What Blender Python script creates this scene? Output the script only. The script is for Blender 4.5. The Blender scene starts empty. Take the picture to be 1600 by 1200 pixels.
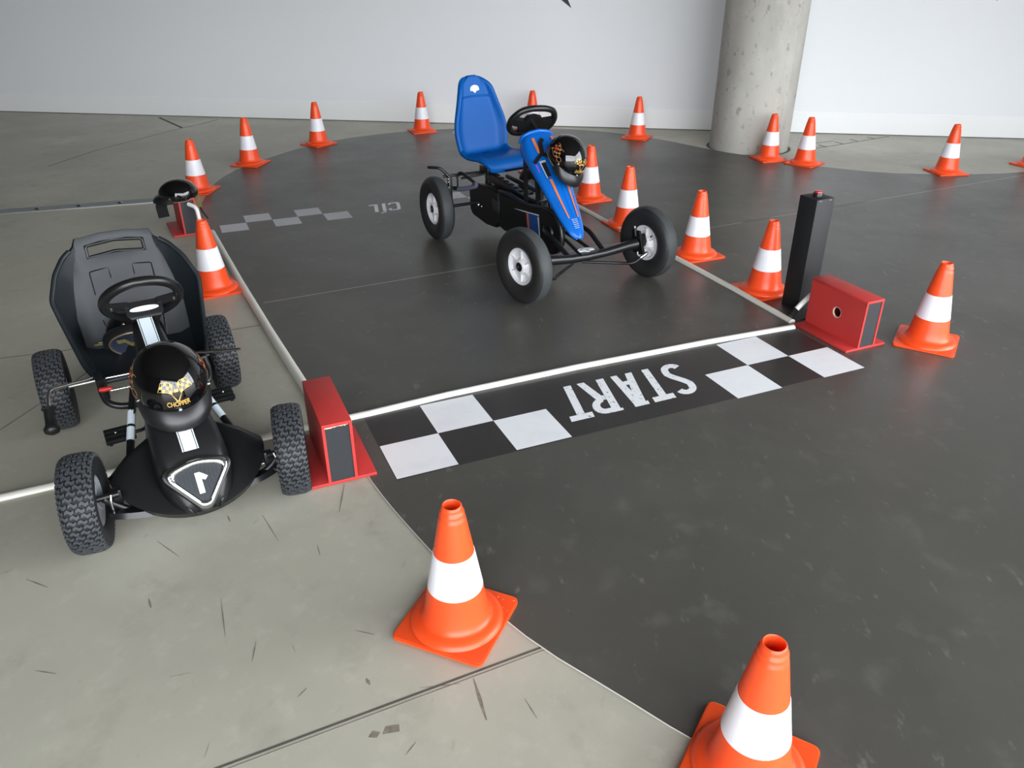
import bpy, bmesh, math, random
from mathutils import Vector, Matrix
R = math.radians
random.seed(7)
sc = bpy.context.scene
col = sc.collection

# ------------------------------------------------------------------ camera
cam_d = bpy.data.cameras.new('camera')
cam_d.sensor_width = 36.0
cam_d.lens = 36 * 1226.57 / 1600
cam_d.clip_start = 0.05
cam_d.clip_end = 200
cam = bpy.data.objects.new('camera', cam_d)
col.objects.link(cam)
pitch, roll = R(28.452), R(-0.115)
fw = Vector((0, math.cos(pitch), -math.sin(pitch)))
up = Vector((0, math.sin(pitch), math.cos(pitch)))
rt = Vector((1, 0, 0))
rt2 = rt * math.cos(roll) + up * math.sin(roll)
up2 = up * math.cos(roll) - rt * math.sin(roll)
cam.matrix_world = Matrix(((rt2.x, up2.x, -fw.x, 0), (rt2.y, up2.y, -fw.y, 0),
                           (rt2.z, up2.z, -fw.z, 1.6366), (0, 0, 0, 1)))
sc.camera = cam

# ------------------------------------------------------------------ world: overcast sky
world = bpy.data.worlds.new('overcast_sky')
sc.world = world
world.use_nodes = True
wn, wl = world.node_tree.nodes, world.node_tree.links
wn.clear()
w_out = wn.new('ShaderNodeOutputWorld')
w_bg = wn.new('ShaderNodeBackground')
w_tc = wn.new('ShaderNodeTexCoord')
w_sep = wn.new('ShaderNodeSeparateXYZ')
w_ramp = wn.new('ShaderNodeValToRGB')
w_map = wn.new('ShaderNodeMapRange')
wl.new(w_tc.outputs['Generated'], w_sep.inputs[0])
wl.new(w_sep.outputs['Z'], w_map.inputs['Value'])
w_map.inputs['From Min'].default_value = -1
w_map.inputs['From Max'].default_value = 1
wl.new(w_map.outputs[0], w_ramp.inputs[0])
cr = w_ramp.color_ramp
cr.elements[0].position = 0.0
cr.elements[0].color = (0.16, 0.155, 0.145, 1)
cr.elements[1].position = 1.0
cr.elements[1].color = (0.70, 0.78, 0.92, 1)
e = cr.elements.new(0.485); e.color = (0.22, 0.215, 0.20, 1)
e = cr.elements.new(0.515); e.color = (0.96, 0.98, 1.0, 1)
wl.new(w_ramp.outputs[0], w_bg.inputs['Color'])
w_bg.inputs['Strength'].default_value = 10.0
wl.new(w_bg.outputs[0], w_out.inputs[0])

# ------------------------------------------------------------------ exposure
sc.view_settings.view_transform = 'Standard'
sc.view_settings.look = 'None'
sc.view_settings.exposure = 0.0
sc.view_settings.gamma = 1.0
sc.view_settings.use_curve_mapping = False

# window daylight: portals in the glazed openings guide the sky light into the hall
def portal(name, loc, rot, sx, sy):
    l = bpy.data.lights.new(name, 'AREA')
    l.shape = 'RECTANGLE'; l.size = sx; l.size_y = sy
    l.cycles.is_portal = True
    o = bpy.data.objects.new(name, l)
    o.location = loc; o.rotation_euler = rot
    col.objects.link(o)
RX, LX, FY, CEIL = 6.6, -9.0, -3.0, 5.0
portal('window_daylight_side', (RX - .02, .35, 2.4), (0, R(90), 0), 4.5, 6.6)
portal('window_daylight_front', (2.3, FY + .02, 2.3), (R(90), 0, 0), 8.6, 4.4)

# ------------------------------------------------------------------ materials
def lin(c):
    c /= 255
    return c / 12.92 if c <= 0.04045 else ((c + 0.055) / 1.055) ** 2.4
def rgb(r, g, b):
    return (lin(r), lin(g), lin(b), 1)
def mat(name, color, rough=0.5, metal=0.0, spec=0.5, coat=0.0, noise=None, bump=None, sss=0.0):
    """noise=(scale, amount, detail): soft colour mottling; bump=(scale, strength)"""
    m = bpy.data.materials.new(name)
    m.use_nodes = True
    nt = m.node_tree
    b = nt.nodes['Principled BSDF']
    b.inputs['Base Color'].default_value = color
    b.inputs['Roughness'].default_value = rough
    b.inputs['Metallic'].default_value = metal
    b.inputs['Specular IOR Level'].default_value = spec
    b.inputs['Coat Weight'].default_value = coat
    if sss:
        b.inputs['Subsurface Weight'].default_value = sss
        b.inputs['Subsurface Radius'].default_value = (.03, .012, .006)
        b.inputs['Subsurface Scale'].default_value = 1.0
    b.inputs['Coat Roughness'].default_value = 0.05
    tc = nt.nodes.new('ShaderNodeTexCoord')
    if noise:
        n = nt.nodes.new('ShaderNodeTexNoise')
        n.inputs['Scale'].default_value = noise[0]
        n.inputs['Detail'].default_value = noise[2] if len(noise) > 2 else 5
        nt.links.new(tc.outputs['Object'], n.inputs['Vector'])
        mx = nt.nodes.new('ShaderNodeMix'); mx.data_type = 'RGBA'
        k = noise[1]
        mx.inputs['A'].default_value = tuple(c * (1 - k) for c in color[:3]) + (1,)
        mx.inputs['B'].default_value = tuple(min(1, c * (1 + k)) for c in color[:3]) + (1,)
        rp = nt.nodes.new('ShaderNodeMapRange')
        rp.inputs['From Min'].default_value = .3; rp.inputs['From Max'].default_value = .7
        nt.links.new(n.outputs['Fac'], rp.inputs['Value'])
        nt.links.new(rp.outputs[0], mx.inputs['Factor'])
        nt.links.new(mx.outputs['Result'], b.inputs['Base Color'])
    if bump:
        n2 = nt.nodes.new('ShaderNodeTexNoise')
        n2.inputs['Scale'].default_value = bump[0]; n2.inputs['Detail'].default_value = 4
        nt.links.new(tc.outputs['Object'], n2.inputs['Vector'])
        bp = nt.nodes.new('ShaderNodeBump')
        bp.inputs['Strength'].default_value = bump[1]; bp.inputs['Distance'].default_value = 0.002
        nt.links.new(n2.outputs['Fac'], bp.inputs['Height'])
        nt.links.new(bp.outputs[0], b.inputs['Normal'])
    return m

def layered(name, base, layers, rough, rough_var=0.0, bump=None, spec=0.5):
    """layers: list of (colour, scale, detail, lo, hi, stretch) noise masks painted over the base"""
    m = bpy.data.materials.new(name); m.use_nodes = True
    nt = m.node_tree; b = nt.nodes['Principled BSDF']
    b.inputs['Roughness'].default_value = rough
    b.inputs['Specular IOR Level'].default_value = spec
    tc = nt.nodes.new('ShaderNodeTexCoord')
    rgbn = nt.nodes.new('ShaderNodeRGB'); rgbn.outputs[0].default_value = base
    last = rgbn.outputs[0]; first_noise = None
    for i, (c, scale, det, lo, hi, st) in enumerate(layers):
        mp = nt.nodes.new('ShaderNodeMapping')
        mp.inputs['Location'].default_value = (3.1 * i + 1.7, 1.3 * i, 0)
        mp.inputs['Rotation'].default_value = (0, 0, R(23 + 31 * i))
        mp.inputs['Scale'].default_value = st
        nt.links.new(tc.outputs['Object'], mp.inputs[0])
        n = nt.nodes.new('ShaderNodeTexNoise')
        n.inputs['Scale'].default_value = scale; n.inputs['Detail'].default_value = det
        n.inputs['Roughness'].default_value = .62
        nt.links.new(mp.outputs[0], n.inputs['Vector'])
        mr = nt.nodes.new('ShaderNodeMapRange')
        mr.inputs['From Min'].default_value = lo; mr.inputs['From Max'].default_value = hi
        nt.links.new(n.outputs['Fac'], mr.inputs['Value'])
        ml = nt.nodes.new('ShaderNodeMath'); ml.operation = 'MULTIPLY'
        ml.inputs[1].default_value = c[3]
        nt.links.new(mr.outputs[0], ml.inputs[0])
        mx = nt.nodes.new('ShaderNodeMix'); mx.data_type = 'RGBA'
        nt.links.new(ml.outputs[0], mx.inputs['Factor'])
        nt.links.new(last, mx.inputs['A'])
        mx.inputs['B'].default_value = c[:3] + (1,)
        last = mx.outputs['Result']
        first_noise = first_noise or n
    nt.links.new(last, b.inputs['Base Color'])
    if rough_var:
        mr = nt.nodes.new('ShaderNodeMapRange')
        mr.inputs['From Min'].default_value = .3; mr.inputs['From Max'].default_value = .7
        mr.inputs['To Min'].default_value = rough - rough_var; mr.inputs['To Max'].default_value = rough + rough_var
        nt.links.new(first_noise.outputs['Fac'], mr.inputs['Value'])
        nt.links.new(mr.outputs[0], b.inputs['Roughness'])
    if bump:
        n2 = nt.nodes.new('ShaderNodeTexNoise')
        n2.inputs['Scale'].default_value = bump[0]; n2.inputs['Detail'].default_value = 6
        nt.links.new(tc.outputs['Object'], n2.inputs['Vector'])
        bp = nt.nodes.new('ShaderNodeBump')
        bp.inputs['Strength'].default_value = bump[1]; bp.inputs['Distance'].default_value = 0.003
        nt.links.new(n2.outputs['Fac'], bp.inputs['Height'])
        nt.links.new(bp.outputs[0], b.inputs['Normal'])
    return m
def la(r, g, b, a):
    return (lin(r), lin(g), lin(b), a)
one = (1, 1, 1)
M = dict(
    concrete=layered('concrete_floor', rgb(182, 179, 163), [
        (la(160, 157, 143, .7), .55, 6, .42, .66, one),
        (la(202, 199, 183, .75), .9, 8, .52, .70, one),
        (la(146, 140, 126, .5), 5.0, 10, .55, .75, one),
        (la(206, 203, 188, .35), 14.0, 8, .55, .75, one),
        (la(112, 109, 101, .30), 20.0, 6, .64, .76, (1, .45, 1))], .42, .08, (40, .05), .45),
    vinyl=layered('vinyl_track', rgb(80, 78, 72), [
        (la(68, 67, 63, .5), 1.1, 6, .42, .62, one),
        (la(92, 91, 85, .4), 2.2, 8, .50, .72, one),
        (la(112, 110, 103, .38), 8.0, 12, .56, .76, one),
        (la(140, 137, 128, .6), 20.0, 14, .62, .76, (1, .5, 1))], .38, .05, (60, .04), .5),
    print_black=layered('print_black', rgb(50, 47, 46), [
        (la(66, 62, 60, .5), 3.5, 8, .5, .72, (1, .3, 1))], .38, 0, None, .5),
    print_white=layered('print_white', rgb(240, 242, 243), [
        (la(226, 229, 232, .5), 6, 6, .5, .7, one)], .38, 0, None, .5),
    print_grey=layered('print_pale_grey', rgb(196, 198, 201), [
        (la(180, 182, 186, .5), 6, 6, .5, .7, one)], .42, 0, None, .5),
    print_worn=layered('print_white_worn', rgb(240, 242, 243), [
        (la(60, 57, 55, 1.0), 55, 4, .64, .66, one),
        (la(150, 150, 150, .5), 30, 5, .58, .7, one)], .42, 0, None, .5),
    wall=mat('wall_white_paint', rgb(232, 235, 238), .6, noise=(.5, .012)),
    wall_dark=mat('wall_dark_bounce_cut', rgb(74, 76, 78), .7, noise=(.6, .03)),  # dark tone invented for the unseen walls to cut bounced light on the left
    base=mat('baseboard_white', rgb(238, 240, 240), .45),
    ceiling=mat('ceiling_grey', rgb(104, 102, 98), .8, noise=(1, .05)),
    mull=mat('mullion_grey', rgb(70, 74, 78), .5, noise=(3, .05)),
    column=layered('column_concrete', rgb(186, 184, 176), [
        (la(158, 156, 150, .7), 1.6, 6, .45, .7, (1, 1, .35)),
        (la(205, 203, 196, .6), 4, 6, .5, .7, (1, 1, .5)),
        (la(140, 137, 131, .7), 15, 3, .60, .68, (1, 1, .7))], .75, 0, (60, .25), .3),
    joint=mat('joint_dark', rgb(88, 85, 76), .9, noise=(20, .2)),
    crack=mat('hairline_crack', rgb(126, 121, 111), .9, noise=(12, .2)),
    scuff=mat('scuff_brown', rgb(128, 121, 108), .8, noise=(60, .25)),
    steel=mat('galvanised_steel', rgb(140, 146, 148), .42, .6, noise=(8, .12)),
    orange=mat('orange_pvc', rgb(252, 84, 34), .36, spec=.5, noise=(7, .05), sss=.35),
    band=mat('white_reflective_band', rgb(238, 237, 242), .38, noise=(30, .02)),
    red=mat('red_paint', rgb(190, 54, 50), .55, noise=(6, .06), bump=(120, .08)),
    red_edge=mat('red_paint_edge', rgb(205, 60, 62), .5, noise=(25, .08)),
    raw_wood=mat('raw_plywood', rgb(214, 190, 170), .8, noise=(40, .15)),
    slate=mat('black_panel', rgb(42, 45, 48), .62, noise=(8, .06)),
    black_box=mat('black_varnish', rgb(29, 29, 30), .58, noise=(5, .1)),
    conduit=mat('white_pvc_conduit', rgb(222, 220, 208), .4, noise=(4, .04)),
    conduit_bright=mat('white_rail_plastic', rgb(236, 236, 230), .38, noise=(4, .03)),
    tape=mat('black_tape', rgb(24, 24, 24), .8, spec=.2),
    button=mat('red_button', rgb(200, 40, 36), .3, coat=.3),
    gloss=mat('gloss_black', rgb(10, 10, 11), .06, spec=.5, coat=.6),
    satin=mat('satin_black', rgb(28, 28, 29), .32, spec=.5, noise=(20, .05)),
    frame=mat('black_powder_coat', rgb(22, 23, 24), .3, spec=.5),
    plastic=mat('black_moulded_plastic', rgb(24, 30, 35), .46, spec=.5, bump=(260, .12), noise=(3, .05)),
    darkplastic=mat('dark_plastic', rgb(20, 21, 22), .42, spec=.5),
    rubber=mat('tyre_rubber', rgb(28, 29, 31), .62, spec=.35, noise=(14, .12)),
    lug=mat('tyre_lug_rubber', rgb(60, 63, 66), .55, spec=.4, noise=(14, .1)),
    smooth_rubber=mat('smooth_tyre_rubber', rgb(40, 40, 40), .5, spec=.4, noise=(6, .15)),
    tread_band=mat('worn_tread_rubber', rgb(62, 65, 66), .6, spec=.35, noise=(9, .15)),
    rim_white=mat('white_rim_plastic', rgb(226, 226, 228), .35, noise=(10, .03)),
    rim_grey=mat('grey_rim_plastic', rgb(150, 155, 160), .35, .2, noise=(10, .05)),
    chrome=mat('chrome', rgb(235, 235, 235), .16, 1.0),
    bolt=mat('zinc_bolt', rgb(190, 190, 188), .3, 1.0),
    blue=mat('blue_plastic', rgb(3, 84, 160), .42, spec=.2, noise=(2, .02)),
    blue_body=mat('blue_fairing_plastic', rgb(8, 98, 190), .24, spec=.45, coat=.15, noise=(2, .02)),
    navy=mat('navy_lining', rgb(36, 44, 66), .8, noise=(30, .1)),
    orange_stripe=mat('orange_brown_stripe', rgb(206, 112, 62), .35, noise=(10, .05)),
    silver=mat('silver_line', rgb(170, 178, 190), .4),
    purple=mat('purple_print', rgb(150, 70, 200), .4),
    sticker=mat('white_sticker', rgb(222, 234, 242), .35),
    dblue=mat('blue_sticker', rgb(34, 78, 150), .4),
    gold=mat('gold_print', rgb(214, 172, 92), .4, .25),
    bronze=mat('bronze_print', rgb(172, 122, 78), .4, .2),
    red_print=mat('red_print', rgb(206, 40, 36), .4),
    olive=mat('olive_webbing', rgb(104, 98, 48), .8, bump=(400, .4), noise=(60, .15)),
    edge_trim=mat('helmet_edge_trim', rgb(126, 112, 94), .35, .4),
    brake_pad=mat('grey_blue_rubber', rgb(70, 76, 92), .7, noise=(20, .1)),
    red_plastic=mat('red_lever_plastic', rgb(190, 40, 36), .35),
    badge=mat('badge_ribbed_black', rgb(44, 48, 52), .35),
    emblem=mat('white_emblem', rgb(236, 240, 242), .35),
    white_num=mat('white_number', rgb(240, 240, 238), .4),
    mat_edge=mat('cut_vinyl_edge', rgb(196, 194, 186), .6),
    decal=mat('black_wall_decal', rgb(46, 49, 53), .6),
)

# ------------------------------------------------------------------ mesh helpers
def B():
    return bmesh.new()
def obj(name, bm, m, parent=None, loc=(0, 0, 0), rot=(0, 0, 0), smooth=40, mesh=None):
    if mesh is None:
        mesh = bpy.data.meshes.new(name)
        bmesh.ops.recalc_face_normals(bm, faces=bm.faces)
        bm.to_mesh(mesh); bm.free()
        if m is not None:
            mesh.materials.append(M[m] if isinstance(m, str) else m)
        if smooth:
            for p in mesh.polygons: p.use_smooth = True
            mesh.set_sharp_from_angle(angle=R(smooth))
    o = bpy.data.objects.new(name, mesh)
    col.objects.link(o)
    o.location = loc; o.rotation_euler = rot
    if parent: o.parent = parent
    return o
def empty(name, label, cat, loc=(0, 0, 0), rz=0, group=None):
    o = bpy.data.objects.new(name, None)
    o.empty_display_size = .1
    col.objects.link(o)
    o.location = loc; o.rotation_euler = (0, 0, rz)
    return tag(o, label, cat, group)
def tag(o, label, cat, group=None):
    o['label'] = label; o['category'] = cat
    if group: o['group'] = group
    return o
def struct(o):
    o['kind'] = 'structure'
    return o
def stuff(o):
    o['kind'] = 'stuff'
    return o
def lab(o, t):
    o['label'] = t
    return o
def copy_tree(o, parent=None):
    c = o.copy(); col.objects.link(c)
    if parent: c.parent = parent
    for ch in list(o.children): copy_tree(ch, c)
    return c

def box(bm, size, c=(0, 0, 0), rot=None, bev=0.0):
    mtx = Matrix.Translation(c) @ (rot.to_4x4() if rot else Matrix.Identity(4)) @ Matrix.Diagonal((*size, 1))
    r = bmesh.ops.create_cube(bm, size=1, matrix=mtx)
    if bev:
        es = list({ed for v in r['verts'] for ed in v.link_edges})
        bmesh.ops.bevel(bm, geom=es, offset=bev, segments=2, affect='EDGES', profile=.5)
    return r
def ring_pts(c, ax1, ax2, r1, r2, n):
    return [Vector(c) + ax1 * (r1 * math.cos(2 * math.pi * i / n)) + ax2 * (r2 * math.sin(2 * math.pi * i / n)) for i in range(n)]
def loft(bm, rings, closed=True, cap=True, loop=False):
    vs = [[bm.verts.new(p) for p in r] for r in rings]
    n = len(vs[0])
    pairs = list(zip(vs[:-1], vs[1:])) + ([(vs[-1], vs[0])] if loop else [])
    for a, b in pairs:
        for i in range(n if closed else n - 1):
            j = (i + 1) % n
            try: bm.faces.new((a[i], a[j], b[j], b[i]))
            except ValueError: pass
    if cap and not loop and closed:
        for r in (vs[0], vs[-1]):
            try: bm.faces.new(r)
            except ValueError: pass
    return vs
def frames(pts, closed=False):
    pts = [Vector(p) for p in pts]
    n = len(pts); T = []
    for i in range(n):
        if closed: t = pts[(i + 1) % n] - pts[i - 1]
        else: t = pts[min(i + 1, n - 1)] - pts[max(i - 1, 0)]
        T.append(t.normalized())
    a = Vector((0, 0, 1)) if abs(T[0].z) < .9 else Vector((1, 0, 0))
    u = (a - T[0] * a.dot(T[0])).normalized()
    out = []
    for i in range(n):
        u = (u - T[i] * u.dot(T[i]))
        u.normalize()
        out.append((pts[i], u, T[i].cross(u)))
    return out
def tube(bm, pts, r, n=10, closed=False, cap=True, r2=None):
    fr = frames(pts, closed)
    rs = r if isinstance(r, (list, tuple)) else [r] * len(fr)
    loft(bm, [ring_pts(p, u, v, rr, (r2 if r2 else rr), n) for (p, u, v), rr in zip(fr, rs)], True, cap, closed)
def fillet(pts, rad, seg=5):
    """polyline with rounded corners"""
    pts = [Vector(p) for p in pts]
    out = [pts[0]]
    for a, b, c in zip(pts[:-2], pts[1:-1], pts[2:]):
        d1 = (a - b); d2 = (c - b)
        r = min(rad, d1.length * .45, d2.length * .45)
        p, q = b + d1.normalized() * r, b + d2.normalized() * r
        for i in range(seg + 1):
            t = i / seg
            out.append(p * (1 - t) ** 2 + b * (2 * t * (1 - t)) + q * t ** 2)
    out.append(pts[-1])
    return out
def lathe(bm, prof, n=48, axis='Z', c=(0, 0, 0), cap=False):
    """prof: [(r, h)]"""
    rings = []
    for r, h in prof:
        ring = []
        for i in range(n):
            a = 2 * math.pi * i / n
            x, y = r * math.cos(a), r * math.sin(a)
            p = (x, y, h) if axis == 'Z' else (y, h, x)
            ring.append(Vector(p) + Vector(c))
        rings.append(ring)
    loft(bm, rings, True, cap)
def slab(bm, pts2, z0, z1):
    """extruded polygon in XY (concave allowed)"""
    n = len(pts2)
    a = [bm.verts.new((p[0], p[1], z0)) for p in pts2]
    b = [bm.verts.new((p[0], p[1], z1)) for p in pts2]
    for i in range(n):
        j = (i + 1) % n
        bm.faces.new((a[i], a[j], b[j], b[i]))
    f1 = bm.faces.new(a); f2 = bm.faces.new(b)
    f1.normal_update(); f2.normal_update()
    bmesh.ops.triangulate(bm, faces=[f1, f2], ngon_method='EAR_CLIP')
def sheet_poly(bm, pts3):
    f = bm.faces.new([bm.verts.new(p) for p in pts3])
    f.normal_update()
    if len(pts3) > 4: bmesh.ops.triangulate(bm, faces=[f], ngon_method='EAR_CLIP')
def rounded(pts, rad, seg=4):
    """closed 2D polygon with rounded corners"""
    n = len(pts); out = []
    for i in range(n):
        a, b, c = Vector(pts[i - 1]), Vector(pts[i]), Vector(pts[(i + 1) % n])
        r = min(rad, (a - b).length * .45, (c - b).length * .45)
        p, q = b + (a - b).normalized() * r, b + (c - b).normalized() * r
        for k in range(seg + 1):
            t = k / seg
            v = p * (1 - t) ** 2 + b * (2 * t * (1 - t)) + q * t ** 2
            out.append((v.x, v.y))
    return out
def stroke2(path, w, closed=False):
    """list of quads along a 2D polyline of width w (mitred)"""
    P = [Vector(p) for p in path]; n = len(P); N = []
    for i in range(n):
        t = (P[(i + 1) % n] - P[i - 1]) if closed else (P[min(i + 1, n - 1)] - P[max(i - 1, 0)])
        t.normalize(); N.append(Vector((-t.y, t.x)))
    L = [p + q * w / 2 for p, q in zip(P, N)]; Rr = [p - q * w / 2 for p, q in zip(P, N)]
    m = n if closed else n - 1
    return [[tuple(L[i]), tuple(L[(i + 1) % n]), tuple(Rr[(i + 1) % n]), tuple(Rr[i])] for i in range(m)]
def arc(cx, cy, rx, ry, a0, a1, n=10):
    return [(cx + rx * math.cos(R(a0 + (a1 - a0) * i / n)), cy + ry * math.sin(R(a0 + (a1 - a0) * i / n))) for i in range(n + 1)]
def text_polys(s, size=1.0):
    """triangles of a word, from Blender's own built-in font"""
    cu = bpy.data.curves.new('word', 'FONT'); cu.body = s; cu.size = size; cu.align_x = 'CENTER'; cu.offset = size * .022
    o = bpy.data.objects.new('word', cu); col.objects.link(o)
    bpy.context.view_layer.update()
    me = o.to_mesh()
    polys = [[tuple(me.vertices[i].co[:2]) for i in p.vertices] for p in me.polygons]
    o.to_mesh_clear(); bpy.data.objects.remove(o); bpy.data.curves.remove(cu)
    return polys

# ================================================================== THE SETTING
bm = B(); box(bm, (15.8, 15.0, .2), (-1.2, 3.2, -.1))
floor = struct(obj('floor', bm, 'concrete', smooth=0))
# joints and hairline cracks of the concrete
def strip(bm, a, b, w, z0=-.004, z1=.0006):
    a, b = Vector(a), Vector(b); d = (b - a).normalized(); n = Vector((-d.y, d.x)) * w / 2
    slab(bm, [a - n, b - n, b + n, a + n], z0, z1)
def joint(a, b, w, m='joint', name='control_joint'):
    bm = B(); strip(bm, a, b, w); return obj(name, bm, m, floor, smooth=0)
dj = Vector((.076 + .679, 1.525 - 1.168)).normalized()
joint(Vector((.076, 1.525)) - dj * 3.2, Vector((.12, 1.546)), .007)
joint(Vector((.076, 1.512)) - dj * 3.2, Vector((.12, 1.533)), .0035, 'crack')
joint((-4.146, 9.62), (-3.631, 8.964), .03)
def crackline(pts, w):
    bm = B()
    for a, b in zip(pts[:-1], pts[1:]): strip(bm, a, b, w)
    return obj('hairline_crack', bm, 'crack', floor, smooth=0)
crackline([(-3.631, 8.964), (-3.5, 9.2), (-3.409, 9.471)], .018)
crackline([(-3.631, 8.964), (-4.051, 7.817), (-4.172, 7.148)], .014)
crackline([(-3.2, 2.95), (-2.39, 3.281), (-2.134, 3.36), (-1.96, 3.46), (-1.482, 3.562), (-1.226, 3.678), (-1.19, 3.70)], .008)
crackline([(-2.3, 2.2), (-2.026, 2.646), (-1.977, 2.86), (-1.931, 3.034), (-1.915, 3.15)], .007)
# scuffs and scratches
bm = B()
sc_pts = [((-.101, 1.422), (-.064, 1.296), .010), ((-.582, 2.118), (-.595, 2.28), .006), ((-.849, 1.713), (-.789, 1.566), .004),
          ((-1.06, 1.714), (-1.037, 1.675), .007), ((-1.462, 1.796), (-1.377, 1.76), .005), ((-1.138, 1.971), (-1.038, 1.895), .003),
          ((-.836, 2.102), (-.749, 1.97), .003), ((-.542, 1.364), (-.525, 1.393), .004), ((-.436, 1.588), (-.38, 1.572), .003),
          ((-.954, 2.102), (-.933, 2.068), .005), ((-.379, 1.423), (-.366, 1.403), .010), ((-.238, 1.392), (-.133, 1.406), .003),
          ((.03, 1.36), (.06, 1.30), .003), ((-.25, 1.20), (-.23, 1.235), .004), ((-2.45, 2.63), (-2.41, 2.58), .006),
          ((-.62, 1.95), (-.60, 1.90), .004), ((-1.25, 1.45), (-1.19, 1.44), .004), ((-.70, 1.55), (-.69, 1.48), .004)]
for a, b, w in sc_pts:
    a, b = Vector(a), Vector(b); d = (b - a); n = Vector((-d.y, d.x)).normalized() * w / 2
    slab(bm, [a - n * .2, a + d * .5 - n, b - n * .3, b + n * .3, a + d * .5 + n, a + n * .2], -.002, .0005)
slab(bm, [(-.345, 1.248), (-.325, 1.246), (-.318, 1.262), (-.338, 1.266)], -.002, .0005)
slab(bm, [(-.312, 1.256), (-.272, 1.264), (-.276, 1.284), (-.308, 1.278)], -.002, .0005)
rr = random.Random(3)
for i in range(26):
    x, y = rr.uniform(-2.6, .2), rr.uniform(1.1, 3.2); a = rr.uniform(0, 6.28); l = rr.uniform(.01, .06); w = rr.uniform(.0007, .0016)
    d = Vector((math.cos(a), math.sin(a))) * l; n = Vector((-d.y, d.x)).normalized() * w / 2; p = Vector((x, y))
    slab(bm, [p - n * .2, p + d * .5 - n, p + d, p + d * .5 + n], -.002, .0005)
lab(stuff(obj('floor_scuffs', bm, 'scuff', floor, smooth=0)), 'dark scuff marks and scratches on the concrete')
# steel expansion joint cover at the far side
dv = Vector((-2.655 + 3.777, 6.042 - 5.704)).normalized(); dn = Vector((-dv.y, dv.x))
a0 = Vector((-3.777, 5.704)) - dv * 3.6
drain = struct(obj('trim_1', None, None, mesh=bpy.data.meshes.new('trim_1')))
pl = .285
for k in range(17):
    p = a0 + dv * (k * pl); q = p + dv * (pl - .004)
    bm = B(); slab(bm, [p - dn * .062, q - dn * .062, q + dn * .062, p + dn * .062], -.004, .002)
    obj('cover_plate', bm, 'steel', drain, smooth=0)
    bm = B(); c = p + dv * (pl / 2); lathe(bm, [(.0, .012), (.012, .010), (.02, .002)], 10, c=(c.x, c.y, 0))
    obj('bolt_head', bm, 'bolt', drain)
bm = B(); strip(bm, a0 - dn * .068, a0 + dv * 17 * pl - dn * .068, .012, -.003, .004)
obj('edge_strip', bm, 'bolt', drain, smooth=0)

# back wall, its baseboard and the black decals
wn2 = Vector((.15306, .98822)); wt = Vector((.98822, -.15306)); W0 = wn2 * 8.9892
def wall_pt(s, off=0.0):
    p = W0 + wt * s - wn2 * off
    return p
bm = B()
a, b = wall_pt(-10.4), wall_pt(5.5)
slab(bm, [a, b, b + wn2 * .25, a + wn2 * .25], -.15, CEIL)
wall_back = struct(obj('wall_back', bm, 'wall', smooth=0))
bm = B()
a, b = wall_pt(-10.35, .012), wall_pt(5.4, .012)
slab(bm, [a, b, b + wn2 * .014, a + wn2 * .014], 0, .215)
bmesh.ops.bevel(bm, geom=[ed for ed in bm.edges if abs(ed.verts[0].co.z - .215) < 1e-4 and abs(ed.verts[1].co.z - .215) < 1e-4], offset=.004, segments=2, affect='EDGES')
struct(obj('baseboard_back', bm, 'base', smooth=30))
bm = B(); a, b = wall_pt(-10.35, .013), wall_pt(5.4, .013)
slab(bm, [a, b, b + wn2 * .01, a + wn2 * .01], .0005, .008)
struct(obj('trim_2', bm, 'joint', smooth=0))
def wall_poly(pts, off=.002):
    """pts: (distance along the wall, height)"""
    bm = B()
    f = [bm.verts.new((*wall_pt(s, off), z)) for s, z in pts]
    g = [bm.verts.new((*wall_pt(s, 0), z)) for s, z in pts]
    n = len(f)
    for i in range(n):
        j = (i + 1) % n; bm.faces.new((f[i], f[j], g[j], g[i]))
    fc = bm.faces.new(f); fc.normal_update(); bmesh.ops.triangulate(bm, faces=[fc])
    return bm
s1 = (Vector((.624, 9.0)) - W0).dot(wt); s2 = (Vector((4.658, 8.375)) - W0).dot(wt)
def pointed(s, z, pts):
    return [(s + du, z + dz) for du, dz in pts]
tag(obj('wall_decal', wall_poly(pointed(s1, 1.183, [(0, 0), (-.038, .077), (-.02, .30), (-.22, .52), (-.42, .42), (-.52, .50), (-.44, .30), (-.107, .077)])), 'decal', smooth=0),
    'black pointed decal whose tip hangs down the white wall above the blue kart', 'wall decal')
tag(obj('wall_decal', wall_poly(pointed(s2, 1.27, [(0, 0), (.035, .03), (.16, .15), (.30, .40), (.12, .52), (.02, .30), (.012, .05)])), 'decal', smooth=0),
    'black decal showing only its tip on the wall beyond the concrete column', 'wall decal')
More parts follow.
